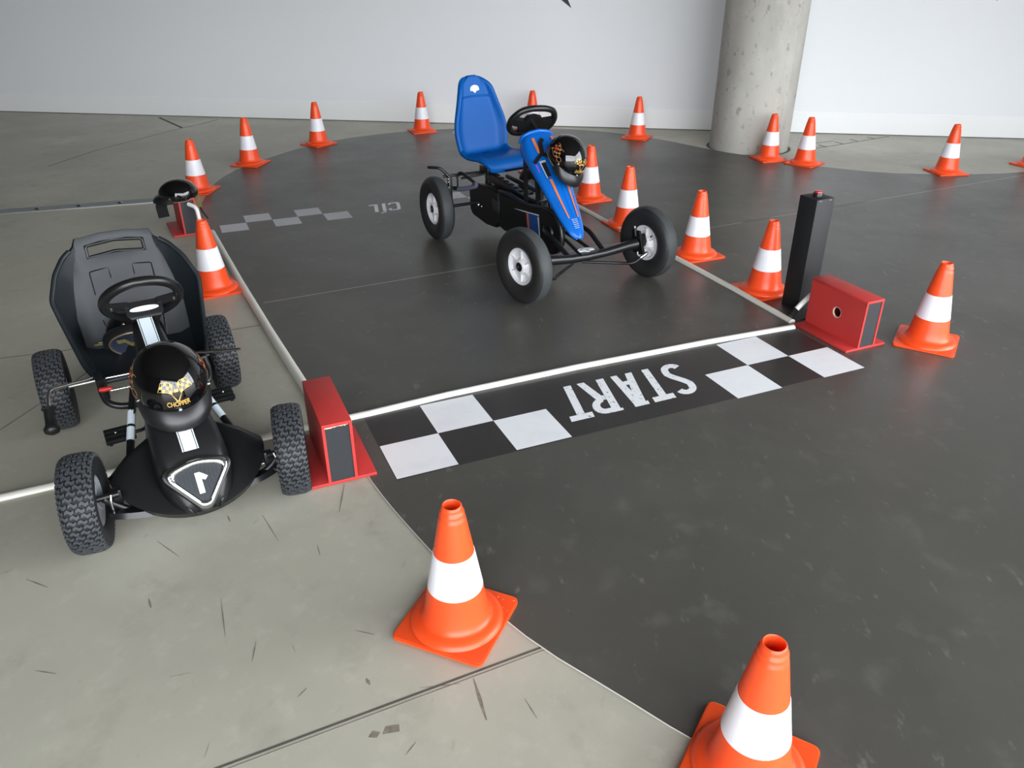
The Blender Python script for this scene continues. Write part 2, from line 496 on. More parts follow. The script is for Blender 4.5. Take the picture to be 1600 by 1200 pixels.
# side walls, ceiling and glazed fronts of the hall (outside the picture, they carry the daylight)
bm = B(); box(bm, (.2, 15.2, CEIL), (LX - .1, 3.2, CEIL / 2)); struct(obj('wall_left', bm, 'wall_dark', smooth=0))
bm = B(); box(bm, (15.8, 15.2, .2), (-1.2, 3.2, CEIL + .1)); struct(obj('ceiling', bm, 'ceiling', smooth=0))
def glazed(name, p0, p1, sill, head, n):
    """mullioned window wall from p0 to p1"""
    p0, p1 = Vector(p0), Vector(p1); d = p1 - p0; ang = math.atan2(d.y, d.x); L = d.length
    rot = Matrix.Rotation(ang, 3, 'Z'); mid = (p0 + p1) / 2
    bm = B()
    if sill > .02: box(bm, (L, .2, sill), (mid.x, mid.y, sill / 2), rot)
    if head < CEIL: box(bm, (L, .2, CEIL - head), (mid.x, mid.y, (CEIL + head) / 2), rot)
    for k in range(n + 1):
        p = p0 + d * (k / n); box(bm, (.07, .12, head - sill), (p.x, p.y, (head + sill) / 2), rot)
    z = sill + (head - sill) * .62
    box(bm, (L, .1, .06), (mid.x, mid.y, z), rot)
    return struct(obj(name, bm, 'mull', smooth=0))
glazed('window_1', (RX + .1, FY), (RX + .1, 3.7), .12, 4.65, 6)
bm = B(); box(bm, (.2, 5.0, CEIL), (RX + .1, 6.2, CEIL / 2)); struct(obj('wall_right', bm, 'wall', smooth=0))
glazed('window_2', (-2.0, FY - .1), (RX, FY - .1), .1, 4.5, 7)
bm = B(); box(bm, (7.0, .2, CEIL), (-5.5, FY - .1, CEIL / 2)); struct(obj('wall_front', bm, 'wall_dark', smooth=0))

# concrete column
CX, CY, CR = 2.33, 7.915, .372
bm = B()
prof = []
for k in range(25):
    prof.append((CR, CEIL * k / 24))
n = 160
rings = []
groove = R(-54)
for r, h in prof:
    ring = []
    for i in range(n):
        a = 2 * math.pi * i / n
        da = (a - groove + math.pi) % (2 * math.pi) - math.pi
        rr_ = r - (.016 if abs(da) < .028 else 0) + (.004 if .028 < da < .5 else 0)
        ring.append(Vector((CX + rr_ * math.cos(a), CY + rr_ * math.sin(a), h)))
    rings.append(ring)
loft(bm, rings, True, True)
column = obj('concrete_column', bm, 'column', smooth=35)
tag(column, 'round bare concrete column standing in front of the white wall', 'column')
bm = B(); lathe(bm, [(CR + .002, .001), (CR + .03, .001), (CR + .03, -.002)], 64, c=(CX, CY, 0))
obj('column_gap', bm, 'joint', floor)
bm = B(); lathe(bm, [(CR + .03, .0008), (CR + .11, .0008), (CR + .115, -.002)], 64, c=(CX, CY, 0))
obj('column_collar', bm, 'concrete', floor)
bm = B()
for a, b, w in [((2.69, 7.70), (3.174, 7.957), .012), ((3.174, 7.957), (3.944, 8.427), .012), ((2.75, 7.62), (2.80, 7.78), .014), ((2.9, 7.72), (2.86, 7.86), .014),
                ((3.10, 7.90), (3.06, 8.00), .02), ((3.32, 8.06), (3.27, 8.14), .02), ((3.52, 8.19), (3.47, 8.26), .02), ((3.74, 8.30), (3.69, 8.38), .02), ((2.98, 8.05), (3.28, 8.20), .01)]:
    strip(bm, a, b, w)
obj('control_joint', bm, 'joint', floor, smooth=0)

# ================================================================== TRACK MAT
ZM = .003
edge = [(-.72, 2.70), (-.587, 2.468), (-.518, 2.322), (-.428, 2.171), (-.336, 2.033), (-.218, 1.863), (-.075, 1.685), (.073, 1.525), (.266, 1.371), (.422, 1.241),
        (.56, 1.15), (.80, 1.0), (1.15, .84), (1.6, .70), (2.2, .62), (3.0, .7), (3.9, 1.0), (4.8, 1.6), (5.6, 2.5), (6.2, 3.6), (6.4, 4.8), (6.2, 5.9), (5.7, 6.7), (5.1, 7.0), (4.75, 6.95),
        (4.446, 6.859), (4.116, 6.793), (3.579, 6.786), (3.191, 6.847), (2.799, 7.039), (2.51, 7.26), (2.23, 7.507), (1.933, 7.791), (1.70, 8.08), (1.462, 8.352), (1.15, 8.60),
        (.836, 8.771), (.6, 8.85), (.356, 8.895), (-.135, 8.927), (-.42, 8.91), (-.693, 8.859), (-1.068, 8.773), (-1.357, 8.617), (-1.75, 8.351), (-2.078, 7.917), (-2.256, 7.52), (-2.424, 7.084), (-2.475, 6.668),
        (-2.44, 6.3), (-2.37, 5.95), (-2.28, 5.55), (-2.13, 5.30), (-2.04, 5.14), (-1.60, 4.27), (-1.23, 3.56), (-.95, 3.05)]
def chaikin(P):
    out = []
    for i in range(len(P)):
        a, b = Vector(P[i]), Vector(P[(i + 1) % len(P)])
        out += [a * .75 + b * .25, a * .25 + b * .75]
    return out
edge_s = [tuple(v) for v in chaikin(edge)]
track = empty('track_mat', 'large dark grey vinyl race track mat laid on the concrete floor', 'floor mat')
sa, sb = Vector((-1.342, 3.941)), Vector((4.38, 6.745)); sd = (sb - sa).normalized(); sn = Vector((-sd.y, sd.x))
for sgn in (1, -1):
    bm = B(); slab(bm, edge_s, .0002, ZM)
    co = sa + sn * (.0025 * sgn)
    bmesh.ops.bisect_plane(bm, geom=bm.verts[:] + bm.edges[:] + bm.faces[:], plane_co=(co.x, co.y, 0), plane_no=(sn.x * sgn, sn.y * sgn, 0), clear_inner=True)
    obj('vinyl_sheet', bm, 'vinyl', track, smooth=0)
for a, b in [(0, 1.52), (1.9, 2.74), (3.02, 3.3), (3.55, 3.85), (4.5, 6.42)]:
    bm = B(); strip(bm, sa + sd * a, sa + sd * b, .0055, .0005, ZM - .0002)
    lab(obj('mat_seam', bm, 'mat_edge', track, smooth=0), 'pale seam between two vinyl sheets')
bm = B(); tube(bm, [(x, y, .0018) for x, y in edge_s], .0022, 4, closed=True)
obj('mat_edge', bm, 'mat_edge', track, smooth=0)
# start strip print
O1 = Vector((-.59828, 2.73131)); TH = R(23.5427)
E1 = Vector((math.cos(TH), math.sin(TH))); N1 = Vector((math.sin(TH), -math.cos(TH)))
SQ = .23423
def sp(u, v, o=O1, e_=E1, n_=N1): return tuple(o + e_ * u + n_ * v)
def print_quads(name, polys, m, z, frame=None, label=None, parent=None):
    bm = B()
    for i, p in enumerate(polys):
        pts = [frame(*q) if frame else sp(*q) for q in p]
        sheet_poly(bm, [(x, y, z + i * .00003) for x, y in pts])
    o = obj(name, bm, m, parent or track, smooth=0)
    for poly in o.data.polygons:
        if poly.normal.z < 0: poly.flip()
    if label: lab(o, label)
    return o
def prect(u0, u1, v0, v1): return [(u0, v0), (u1, v0), (u1, v1), (u0, v1)]
LEN = 1.7176 + 2 * SQ
start = print_quads('start_panel', [prect(-.002, LEN, .008, 2 * SQ + .006)], 'print_black', ZM + .0004, label='brownish black printed panel of the start line')
R0, RV = 1.7176, .01405
for u, v, o_ in [(1, 0, 0), (0, 1, 0), (2, 1, 0), (0, 0, R0), (-1, 1, R0), (1, 1, R0)]:
    vv = v * SQ + (RV if o_ else 0)
    print_quads('white_square', [prect(o_ + u * SQ, o_ + (u + 1) * SQ, vv, vv + SQ)], 'print_white', ZM + .0008, parent=start)
# letters (read from the far side): (reading direction, height) -> strip frame, slanted
def letter_frame(E0, N0, k, f):
    return lambda u, v: f(E0 - u - k * v, N0 + v)
fS = letter_frame(1.440, .095, .24, sp)
H = .275
def bar(x0, y0, x1, y1, w): return stroke2([(x0, y0), (x1, y1)], w)
S_path = arc(.054, .055, .036, .037, -160, 0, 8) + [(.09, .085), (.072, .115), (.036, .160), (.018, .19)] + arc(.054, .215, .036, .04, 180, 20, 8)
letters = {
    'S': stroke2(S_path, .036),
    'T': bar(.176, 0, .176, .235, .036) + bar(.124, .255, .229, .255, .040),
    'A': [[(.245, 0), (.279, 0), (.312, .275), (.268, .275)], [(.322, 0), (.354, 0), (.322, .275), (.282, .25)], [(.26, .062), (.345, .062), (.342, .095), (.262, .095)], [(.255, .248), (.325, .255), (.325, .275), (.255, .275)]],
    'R': [[(.390, 0), (.428, 0), (.428, .275), (.390, .275)]] + stroke2([(.40, .256), (.45, .256)] + arc(.452, .212, .036, .044, 80, -80, 8) + [(.45, .152), (.40, .152)], .036)
         + [[(.487, 0), (.522, 0), (.472, .162), (.432, .160)], [(.380, .258), (.43, .258), (.43, .275), (.380, .275)]],
}
for k, q in letters.items():
    print_quads('letter', q, 'print_worn', ZM + .0009, fS, 'worn white letter ' + k, parent=start)
letter_t = [[(u + .393, v) for u, v in p] for p in letters['T']]
print_quads('letter', letter_t, 'print_worn', ZM + .0009, fS, 'worn white final letter T', parent=start)
# far strip: five squares, the word, five squares
O3 = Vector((-2.10827, 5.50473)); TH3 = R(23.343); S2 = .17971
E3 = Vector((math.cos(TH3), math.sin(TH3))); N3 = Vector((math.sin(TH3), -math.cos(TH3)))
def sp3(u, v): return sp(u, v, O3, E3, N3)
for i, r_ in [(0, 1), (1, 0), (2, 1), (3, 0), (4, 1)]:
    print_quads('pale_square', [prect(i * S2, (i + 1) * S2, r_ * S2, (r_ + 1) * S2)], 'print_grey', ZM + .0004, sp3)
for i, r_ in [(0, 1), (1, 0), (2, 1), (3, 0), (4, 1)]:
    x = 1.482 + i * S2
    print_quads('pale_square', [prect(x, x + S2, r_ * S2, (r_ + 1) * S2)], 'print_grey', ZM + .0004, sp3)
f3 = letter_frame(1.318, .090, .21, sp3)
far_letters = {
    'C': stroke2([(.078, .16), (.078, .185)][::-1] + [] , .02) + stroke2([(.082, .150), (.072, .196), (.022, .196), (.012, .186), (.012, .026), (.022, .014), (.072, .014), (.082, .05)], .026),
    'I with an acute accent': bar(.122, 0, .122, .205, .027) + bar(.112, .222, .152, .245, .016),
    'L': bar(.182, 0, .182, .205, .028) + bar(.17, .014, .236, .014, .026),
}
for k, q in far_letters.items():
    print_quads('letter', q, 'print_worn', ZM + .0004, f3, 'worn pale letter ' + k)

# ================================================================== CABLE RAILS (half round white covers)
def rail(name, pts, w, h, z, m, label):
    bm = B()
    prof = [(-w / 2, 0), (-w / 2, h * .35), (-w * .36, h * .75), (-w * .15, h), (w * .15, h), (w * .36, h * .75), (w / 2, h * .35), (w / 2, 0)]
    rings = []
    P = [Vector(p) for p in pts]
    for i, p in enumerate(P):
        d = (P[min(i + 1, len(P) - 1)] - P[max(i - 1, 0)]).normalized(); n_ = Vector((-d.y, d.x))
        rings.append([Vector((*(p + n_ * a), z + b)) for a, b in prof])
    loft(bm, rings, True, True)
    return tag(obj(name, bm, m, smooth=50), label, 'cable cover')
rail('cable_rail', [(-.70, 2.705), (-.585, 2.757), (-.273, 2.914), (.291, 3.166), (.928, 3.424), (1.415, 3.605)], .034, .016, ZM, 'conduit_bright', 'bright white half round rail along the start line checkers')
rail('cable_rail', [(-.80, 2.80), (-.932, 3.054), (-1.211, 3.575), (-1.58, 4.283), (-2.0, 5.11), (-2.04, 5.19)], .042, .020, .0005, 'conduit', 'white cable rail between the concrete and the mat edge, running from box to box')
rail('cable_rail', [(.40, 6.02), (.584, 5.602), (.711, 5.30), (1.055, 4.552), (1.253, 4.10), (1.428, 3.665)], .036, .018, ZM, 'conduit', 'white cable rail passing under the row of cones by the blue kart')
rail('cable_rail', [(-3.2, 1.50), (-1.771, 2.193), (-1.409, 2.366), (-.935, 2.594), (-.80, 2.66)], .036, .016, .0005, 'conduit', 'white cable rail on bare concrete passing under the black kart')

# ================================================================== TRAFFIC CONES
HC, BC = .40, .2706
def make_cone():
    t = empty('traffic_cone', 'x', 'traffic cone')
    h2 = BC / 2
    bm = B()
    slab(bm, rounded([(-h2, -h2), (h2, -h2), (h2, h2), (-h2, h2)], .022), 0, .011)
    bmesh.ops.bevel(bm, geom=[ed for ed in bm.edges if abs(ed.verts[0].co.z - .011) < 1e-5 and abs(ed.verts[1].co.z - .011) < 1e-5 and len(ed.link_faces) == 2 and any(abs(f.normal.z) < .5 for f in ed.link_faces)], offset=.003, segments=2, affect='EDGES')
    obj('base_plate', bm, 'orange', t, smooth=50)
    bm = B()
    r = lambda z: .0895 - (z - .05) * .1735
    prof = [(.131, .010), (.128, .017), (.122, .024), (.113, .028), (.104, .0285), (.098, .032), (.0935, .040), (r(.05), .05)]
    prof += [(r(z), z) for z in (.08, .12, .16, .20, .24, .28, .32, .355)]
    prof += [(r(.362), .362), (r(.366) - .0022, .366), (r(.372) - .0022, .372), (r(.374), .374), (r(.380), .380), (r(.384) - .003, .384), (r(.39) - .003, .39), (.0265, .397), (.0235, .400), (.0215, .397), (.021, .37), (.028, .30)]
    lathe(bm, prof, 56)
    obj('cone_body', bm, 'orange', t, smooth=45)
    bm = B()
    lathe(bm, [(r(.133), .133), (r(.134) + .0012, .134), (r(.19) + .0012, .19), (r(.249) + .0012, .249), (r(.250), .250)], 56)
    obj('reflective_band', bm, 'band', t)
    return t
cone_data = [  # x, y, rz (deg), label
    (-.156, 1.625, -22.6, 'traffic cone with dusty base plate at the mat edge, nearest the scored floor joint'),
    (.537, 1.160, -30.8, 'closest traffic cone, cut off by the lower edge of the photo'),
    (2.004, 3.438, -31.6, 'traffic cone standing alone just past the open end of the red box with the hole'),
    (1.405, 4.104, -68.7, 'traffic cone tucked directly behind the black post with the red button'),
    (1.151, 4.714, -67.1, 'traffic cone beside the white rail, behind the turned front wheel of the blue kart'),
    (.80, 5.347, -67.0, 'traffic cone partly covered at its foot by the blue kart front wheel'),
    (.598, 6.02, -66.0, 'traffic cone half hidden behind the black helmet on the blue fairing'),
    (.232, 6.83, -66.0, 'traffic cone hidden behind the blue kart, only its base showing below the steering wheel'),
    (-1.674, 4.143, -60.3, 'traffic cone on bare concrete between the black kart seat and the white rail'),
    (-2.516, 6.290, -4.1, 'traffic cone behind the red box that carries a helmet'),
    (-2.369, 7.222, -12.7, 'traffic cone on the far mat curve, second behind the helmet on the red box'),
    (-1.934, 8.075, -36.4, 'traffic cone on the far mat curve, third behind the helmet on the red box'),
    (-.960, 8.732, -68.7, 'traffic cone near the white wall, just beside the blue seat back'),
    (.224, 8.81, -40.0, 'traffic cone close to the wall, seen above and through the blue kart steering wheel'),
    (1.299, 8.374, -27.3, 'traffic cone standing alone between the blue kart steering wheel and the concrete column'),
    (2.373, 7.364, -75.6, 'traffic cone standing right against the concrete column'),
    (2.645, 7.187, -44.9, 'traffic cone touching the one against the column, on its outer side'),
    (3.758, 6.846, -82.6, 'traffic cone standing alone on the far mat edge past the column'),
    (4.655, 7.10, -68.0, 'traffic cone cut by the side of the photo, only a base corner in view'),
]
proto = None
for i, (x, y, rz, label) in enumerate(cone_data):
    if proto is None: proto = make_cone(); c = proto
    else: c = copy_tree(proto)
    on_mat = i not in (8, 9)
    c.location = (x, y, ZM + .0012 if on_mat else .0008)
    c.rotation_euler = (0, 0, R(rz))
    c['label'] = label; c['group'] = 'orange and white traffic cones around the track'

bm = B(); rr = random.Random(11)
for k in range(46):
    if k < 26: x, y, z = rr.uniform(.075, .125), rr.uniform(-.06, .118), .0112
    else:
        a = R(rr.uniform(150, 215)); q = rr.uniform(.1345, .139); x, y, z = q * math.cos(a) * .93, q * math.sin(a) * .93, .0112
        if abs(x) > .128: continue
    if math.hypot(x, y) < .1325 and k < 26: continue
    w, h, a = rr.uniform(.0012, .004), rr.uniform(.0006, .0014), rr.uniform(0, 3.14)
    d = Vector((math.cos(a), math.sin(a))) * w; n_ = Vector((-d.y, d.x)).normalized() * h
    p = Vector((x, y)); sheet_poly(bm, [(*(p - d), z + k * .00001), (*(p - n_), z + k * .00001), (*(p + d), z + k * .00001), (*(p + n_), z + k * .00001)])
lab(stuff(obj('dust_scuffs', bm, 'emblem', proto, smooth=0)), 'whitish dust scuffs on the base plate')

# ================================================================== RED SENSOR BOXES
# local frame: x across, y away from the open black end, front at y = 0
BW, BL, BH, PT = .104, .352, .2465, .012
def make_box(name, label, loc, rz, hole_side):
    t = empty(name, label, 'sensor box', loc, rz, 'red photocell boxes at the corners of the lane')
    bm = B(); box(bm, (.242, BL, PT), (0, BL / 2, PT / 2), bev=.0015); obj('base_plate', bm, 'red', t, smooth=30)
    wt_ = .010
    for s in (-1, 1):
        bm = B()
        x0 = s * (BW / 2 - wt_ / 2)
        z0, z1 = PT + .0002, BH - .0122
        if s == hole_side:
            # side panel with a round sensor hole
            cy, cz, hr = .165, .132, .0275
            nseg = 24
            outer = []
            for k in range(nseg):
                a = 2 * math.pi * k / nseg; dx, dz = math.cos(a), math.sin(a)
                sy = (BL - cy if dx > 0 else cy) / max(abs(dx), 1e-6); sz = (z1 - cz if dz > 0 else cz - z0) / max(abs(dz), 1e-6)
                q = min(sy, sz); outer.append((cy + dx * q, cz + dz * q))
            for cy_, cz_ in ((0, z0), (BL, z0), (BL, z1), (0, z1)):
                j = min(range(nseg), key=lambda k: (outer[k][0] - cy_) ** 2 + (outer[k][1] - cz_) ** 2); outer[j] = (cy_, cz_)
            inner = [(cy + hr * math.cos(2 * math.pi * k / nseg), cz + hr * math.sin(2 * math.pi * k / nseg)) for k in range(nseg)]
            rings = []
            for ring, xx in ((outer, x0 - s * wt_ / 2), (outer, x0 + s * wt_ / 2), (inner, x0 + s * wt_ / 2), (inner, x0 - s * wt_ / 2)):
                rings.append([Vector((xx, a, b)) for a, b in ring])
            loft(bm, rings, True, False, loop=True)
            sp_ = obj('side_panel', bm, 'red', t, smooth=30)
            bm = B()
            lathe(bm, [(hr - .0002, -wt_ / 2), (hr - .0002, wt_ / 2 - .0005), (hr - .003, wt_ / 2 - .0005), (hr - .003, -wt_ / 2)], 24, axis='Y')
            o = obj('hole_edge', bm, 'raw_wood', sp_, loc=(x0, cy, cz), rot=(0, 0, R(90)))
            lab(o, 'bare wood edge of the round hole')
            bm = B(); lathe(bm, [(.0, .010), (.006, .009), (.009, .006), (.012, .0), (.022, -.002), (.024, -.02)], 20, axis='Y')
            lab(obj('sensor', bm, 'gloss', t, loc=(x0 - s * .022, cy, cz), rot=(0, 0, R(-90 * s))), 'small black sensor inside the hole')
        else:
            box(bm, (wt_, BL, z1 - z0), (x0, BL / 2, (z0 + z1) / 2)); obj('side_panel', bm, 'red', t, smooth=30)
    bm = B(); box(bm, (BW, BL + .002, .012), (0, BL / 2, BH - .006), bev=.0012); obj('top_panel', bm, 'red', t, smooth=30)
    for yy, nm in ((.007, 'front_panel'), (BL - .010, 'rear_panel')):
        bm = B(); box(bm, (BW - 2 * wt_ - .001, .008, BH - PT - .013), (0, yy, (BH + PT - .012) / 2)); obj(nm, bm, 'slate', t, smooth=0)
    return t
th = TH
Zb = .0005
b1 = make_box('sensor_box', 'red sensor box with chipped paint beside the black kart front wheel', (-.597, 2.283, .0035), th, 1)
bm = B()
rr = random.Random(5)
x = -.043
while x < .036:
    w = rr.uniform(.004, .010); h = rr.uniform(.001, .005)
    box(bm, (w, .0006, h), (x + w / 2, -.0014, BH - .012 - h / 2 + .001)); x += w
lab(stuff(obj('chipped_edge', bm, 'raw_wood', b1, smooth=0)), 'chipped paint showing bare wood')
b2 = make_box('sensor_box', 'red sensor box with a round hole facing the lane, next to the black post', (1.679, 3.358, .0035), th, -1)
b3 = make_box('sensor_box', 'small far red sensor box with a black helmet lying on its top', (-2.146, 5.132, .0015), R(29), 1)
# white hoses
def hose(parent_name, pts, label, tape_at=None):
    bm = B(); P = fillet(pts, .06, 6); tube(bm, P, .0135, 12)
    o = tag(obj(parent_name, bm, 'conduit_bright', smooth=60), label, 'hose')
    if tape_at is not None:
        a = Vector(pts[tape_at]); b = Vector(pts[tape_at + 1]); bm = B(); tube(bm, [a, a + (b - a).normalized() * .045], .0165, 12)
        lab(obj('tape_wrap', bm, 'tape', o, smooth=60), 'black tape wrapped round the hose end')
    return o
hose('white_hose', [(1.425, 3.70, .025), (1.475, 3.722, .075), (1.525, 3.735, .125), (1.55, 3.72, .15)], 'white flexible hose rising from the floor rail into the red box by the post', 0)
hose('white_hose', [(-2.045, 5.055, .03), (-2.06, 5.075, .11), (-2.075, 5.10, .20), (-2.135, 5.125, .215)], 'white flexible hose bending into the black end of the far red box', 0)

# ================================================================== BUTTON POST
post = empty('button_post', 'tall square black post with a red push button on top, standing by the red box', 'post', (1.5225, 3.878, .0035), R(26))
bm = B(); box(bm, (.27, .27, .006), (-.012, -.012, .003), bev=.001); obj('base_plate', bm, 'print_black', post, smooth=30)
bm = B(); box(bm, (.116, .116, .585), (0, 0, .2985), bev=.0015); obj('post_body', bm, 'black_box', post, smooth=30)
bm = B(); lathe(bm, [(.0, .020), (.022, .020), (.024, .017), (.024, 0)], 28); h_ = obj('button_housing', bm, 'satin', post, (0.0, 0.0, .591))
bm = B(); lathe(bm, [(.0, .008), (.014, .0075), (.0195, .005), (.0205, 0)], 28); lab(obj('push_button', bm, 'button', h_, (0, 0, .020)), 'red push button')
for x_ in (-.035, .03):
    bm = B(); box(bm, (.012, .0008, .0025), (x_, -.0583, .583)); lab(obj('fastener', bm, 'bolt', post, smooth=0), 'small bright fastener under the lid')
bm = B(); tube(bm, fillet([(1.36, 3.90, .006), (1.355, 3.84, .006), (1.40, 3.76, .008), (1.425, 3.69, .018)], .03), .003, 8)
tag(obj('thin_cable', bm, 'tape', smooth=60), 'thin dark cable on the black plate at the foot of the post', 'cable')

# ================================================================== HELMETS
def make_helmet(label, loc, quat, flip_lining=False, decals=True):
    """open face helmet: x forward (brim), z up through the crown, rim plane at z = 0"""
    t = empty('helmet', label, 'helmet', loc)
    t.rotation_mode = 'QUATERNION'; t.rotation_quaternion = quat
    A_, B_, C_ = .128, .112, .118
    def P(az, el, k=1.0):
        ce = math.cos(el)
        x = A_ * math.cos(az) * ce; y = B_ * math.sin(az) * ce; z = C_ * math.sin(el) + .035
        if el < 0:
            x = A_ * math.cos(az) * (1 - .10 * (el / -.3) ** 2); y = B_ * math.sin(az) * (1 - .10 * (el / -.3) ** 2)
            z = .035 + el / .3 * .035
        return Vector((x * k, y * k, .035 + (z - .035) * k))
    na, els = 48, [-.3, -.2, -.1, 0, .15, .3, .45, .6, .75, .9, 1.05, 1.2, 1.35, 1.48, 1.555]
    bm = B()
    loft(bm, [[P(2 * math.pi * i / na, e_) for i in range(na)] for e_ in els], True, True)
    # open underside
    bmesh.ops.delete(bm, geom=[f for f in bm.faces if len(f.verts) > 4 and f.calc_center_median().z < .02], context='FACES')
    obj('shell', bm, 'gloss', t, smooth=60)
    bm = B()
    loft(bm, [[P(2 * math.pi * i / na, e_, k) for i in range(na)] for e_, k in [(-.3, .985), (-.28, .88), (0, .84), (.5, .84), (1.0, .84), (1.5, .84)]], True, True)
    bmesh.ops.delete(bm, geom=[f for f in bm.faces if len(f.verts) > 4 and f.calc_center_median().z < .02], context='FACES')
    lab(obj('lining', bm, 'navy', t, smooth=60), 'dark navy padded lining')
    bm = B(); tube(bm, [P(2 * math.pi * i / na, -.3, 1.005) for i in range(na)], .0042, 6, closed=True)
    lab(obj('rim_trim', bm, 'edge_trim', t, smooth=60), 'pale bronze edge trim')
    # brim
    bm = B(); top, bot = [], []
    for k in range(21):
        a = R(-72 + 144 * k / 20); out = .052 * math.cos(a * 1.22) + .004
        p = P(a, -.02, 1.004); q = P(a, -.3, 1.004); d = Vector((math.cos(a), math.sin(a) * .9, 0)).normalized()
        top.append([p, p + d * out * .5 + Vector((0, 0, -.016)), q + d * out + Vector((0, 0, -.010))])
        bot.append([q + d * .002, q + d * out * .5 + Vector((0, 0, -.006)), q + d * out + Vector((0, 0, -.013))])
    loft(bm, [a_ + b_[::-1] for a_, b_ in zip(top, bot)], True, True)
    lab(obj('brim', bm, 'satin', t, smooth=60), 'matt black peak')
    for a in (-66, 0, 66):
        bm = B(); p = P(R(a), .0, 1.0); d = Vector((math.cos(R(a)), math.sin(R(a)), 0))
        lathe(bm, [(.0, .004), (.004, .0035), (.0062, .001), (.0062, -.003)], 12)
        rot = d.to_track_quat('Z', 'Y')
        o = obj('rivet', bm, 'bolt', t, tuple(p + d * .0015)); o.rotation_mode = 'QUATERNION'; o.rotation_quaternion = rot
    if decals:
        def put(name, polys, m, az0, el0, w=1.0, lift=1.006, label=None):
            bm = B()
            for poly in polys:
                pts = [P(R(az0) + u / .118, R(el0) + v / .118, lift) for u, v in poly]
                try: sheet_poly(bm, pts)
                except ValueError: pass
            o = obj(name, bm, m, t, smooth=0)
            if label: lab(o, label)
            return o
        # crossed flags and lettering; when worn, the word reads with its foot towards the brim
        def flag(cx, cy, s, ang):
            out = []
            ca, sa_ = math.cos(ang), math.sin(ang)
            for i in range(4):
                for j in range(3):
                    if (i + j) % 2 == 0 or j == 0 and i == 0:
                        q = [(i * .009, j * .0085), ((i + .92) * .009, j * .0085), ((i + .92) * .009, (j + .92) * .0085), (i * .009, (j + .92) * .0085)]
                        q = [(x_, y_ + .004 * math.sin(x_ / .036 * 4)) for x_, y_ in q]
                        out.append([(cx + s * (x_ * ca - y_ * sa_), cy + (x_ * sa_ + y_ * ca)) for x_, y_ in q])
            loop = [(x_, y_ + .004 * math.sin(x_ / .036 * 4)) for x_, y_ in [(0, 0), (.012, 0), (.024, 0), (.036, 0), (.036, .026), (.024, .026), (.012, .026), (0, .026)]]
            for qd in stroke2(loop, .0016, True): out.append([(cx + s * (x_ * ca - y_ * sa_), cy + (x_ * sa_ + y_ * ca)) for x_, y_ in qd])
            out += [[(cx * .98 - s * .001, cy - .002), (cx * .98 + s * .002, cy), (s * .003, cy - .022), (s * -.001, cy - .022)]]
            return out
        fl_ = flag(.012, .043, 1, R(12)) + flag(-.012, .043, -1, R(12)) + [[(-.006, .048), (.006, .048), (.006, .056), (-.006, .056)]]
        put('flag_print', [[(u * 1.3, v * 1.12) for u, v in q] for q in fl_], 'gold', 0, 5, label='gold crossed chequered flags')
        ws = text_polys('CHOPPER', .019)
        put('word_print', [[(x_ * .86, y_ * 1.25) for x_, y_ in q] for q in ws], 'gold', 0, 8.5, label='gold lettering CHOPPER')
        for s, nm in ((-1, 90), (1, -90)):
            polys = []
            for i in range(5):
                for j in range(4):
                    if (i + j) % 2: continue
                    u0, v0 = -.035 + i * .013, .008 + j * .012 + .004 * math.sin(i * 1.3)
                    polys.append([(u0, v0), (u0 + .0122, v0 + .003), (u0 + .0122, v0 + .0145), (u0, v0 + .0118)])
            lp = [(-.036 + .065 * k / 8, .006 + .004 * math.sin(k * .9)) for k in range(9)] + [(.030 - .065 * k / 8, .060 + .004 * math.sin((8 - k) * .9)) for k in range(9)]
            polys += stroke2(lp, .003, True)
            polys += stroke2(arc(.045, .012, .014, .012, 0, 330, 12), .0035)
            polys += bar(.03, .03, .06, -.004, .004)
            put('side_flag_print', polys, 'bronze', nm - 90 * 0 + (5 if s < 0 else -5), 4, label='bronze chequered flag print')
            put('red_print', [arc(-.012, .034, .010, .009, 0, 330, 10)], 'red_print', nm + (5 if s < 0 else -5), 4, lift=1.008, label='small red spot in the flag print')
    return t
def axes_quat(fwd, upv):
    z = Vector(upv).normalized(); x = Vector(fwd); x = (x - z * x.dot(z)).normalized(); y = z.cross(x)
    return Matrix((x, y, z)).transposed().to_quaternion()
def ribbon(pts, w, th_, side, m, parent=None, name='strap'):
    bm = B(); P = [Vector(p) for p in pts]; rings = []
    for i, p in enumerate(P):
        d = (P[min(i + 1, len(P) - 1)] - P[max(i - 1, 0)]).normalized()
        s_ = (Vector(side) - d * d.dot(Vector(side))).normalized(); n_ = d.cross(s_)
        rings.append([p + s_ * w / 2 + n_ * th_ / 2, p - s_ * w / 2 + n_ * th_ / 2, p - s_ * w / 2 - n_ * th_ / 2, p + s_ * w / 2 - n_ * th_ / 2])
    loft(bm, rings, True, True)
    return obj(name, bm, m, parent, smooth=60)

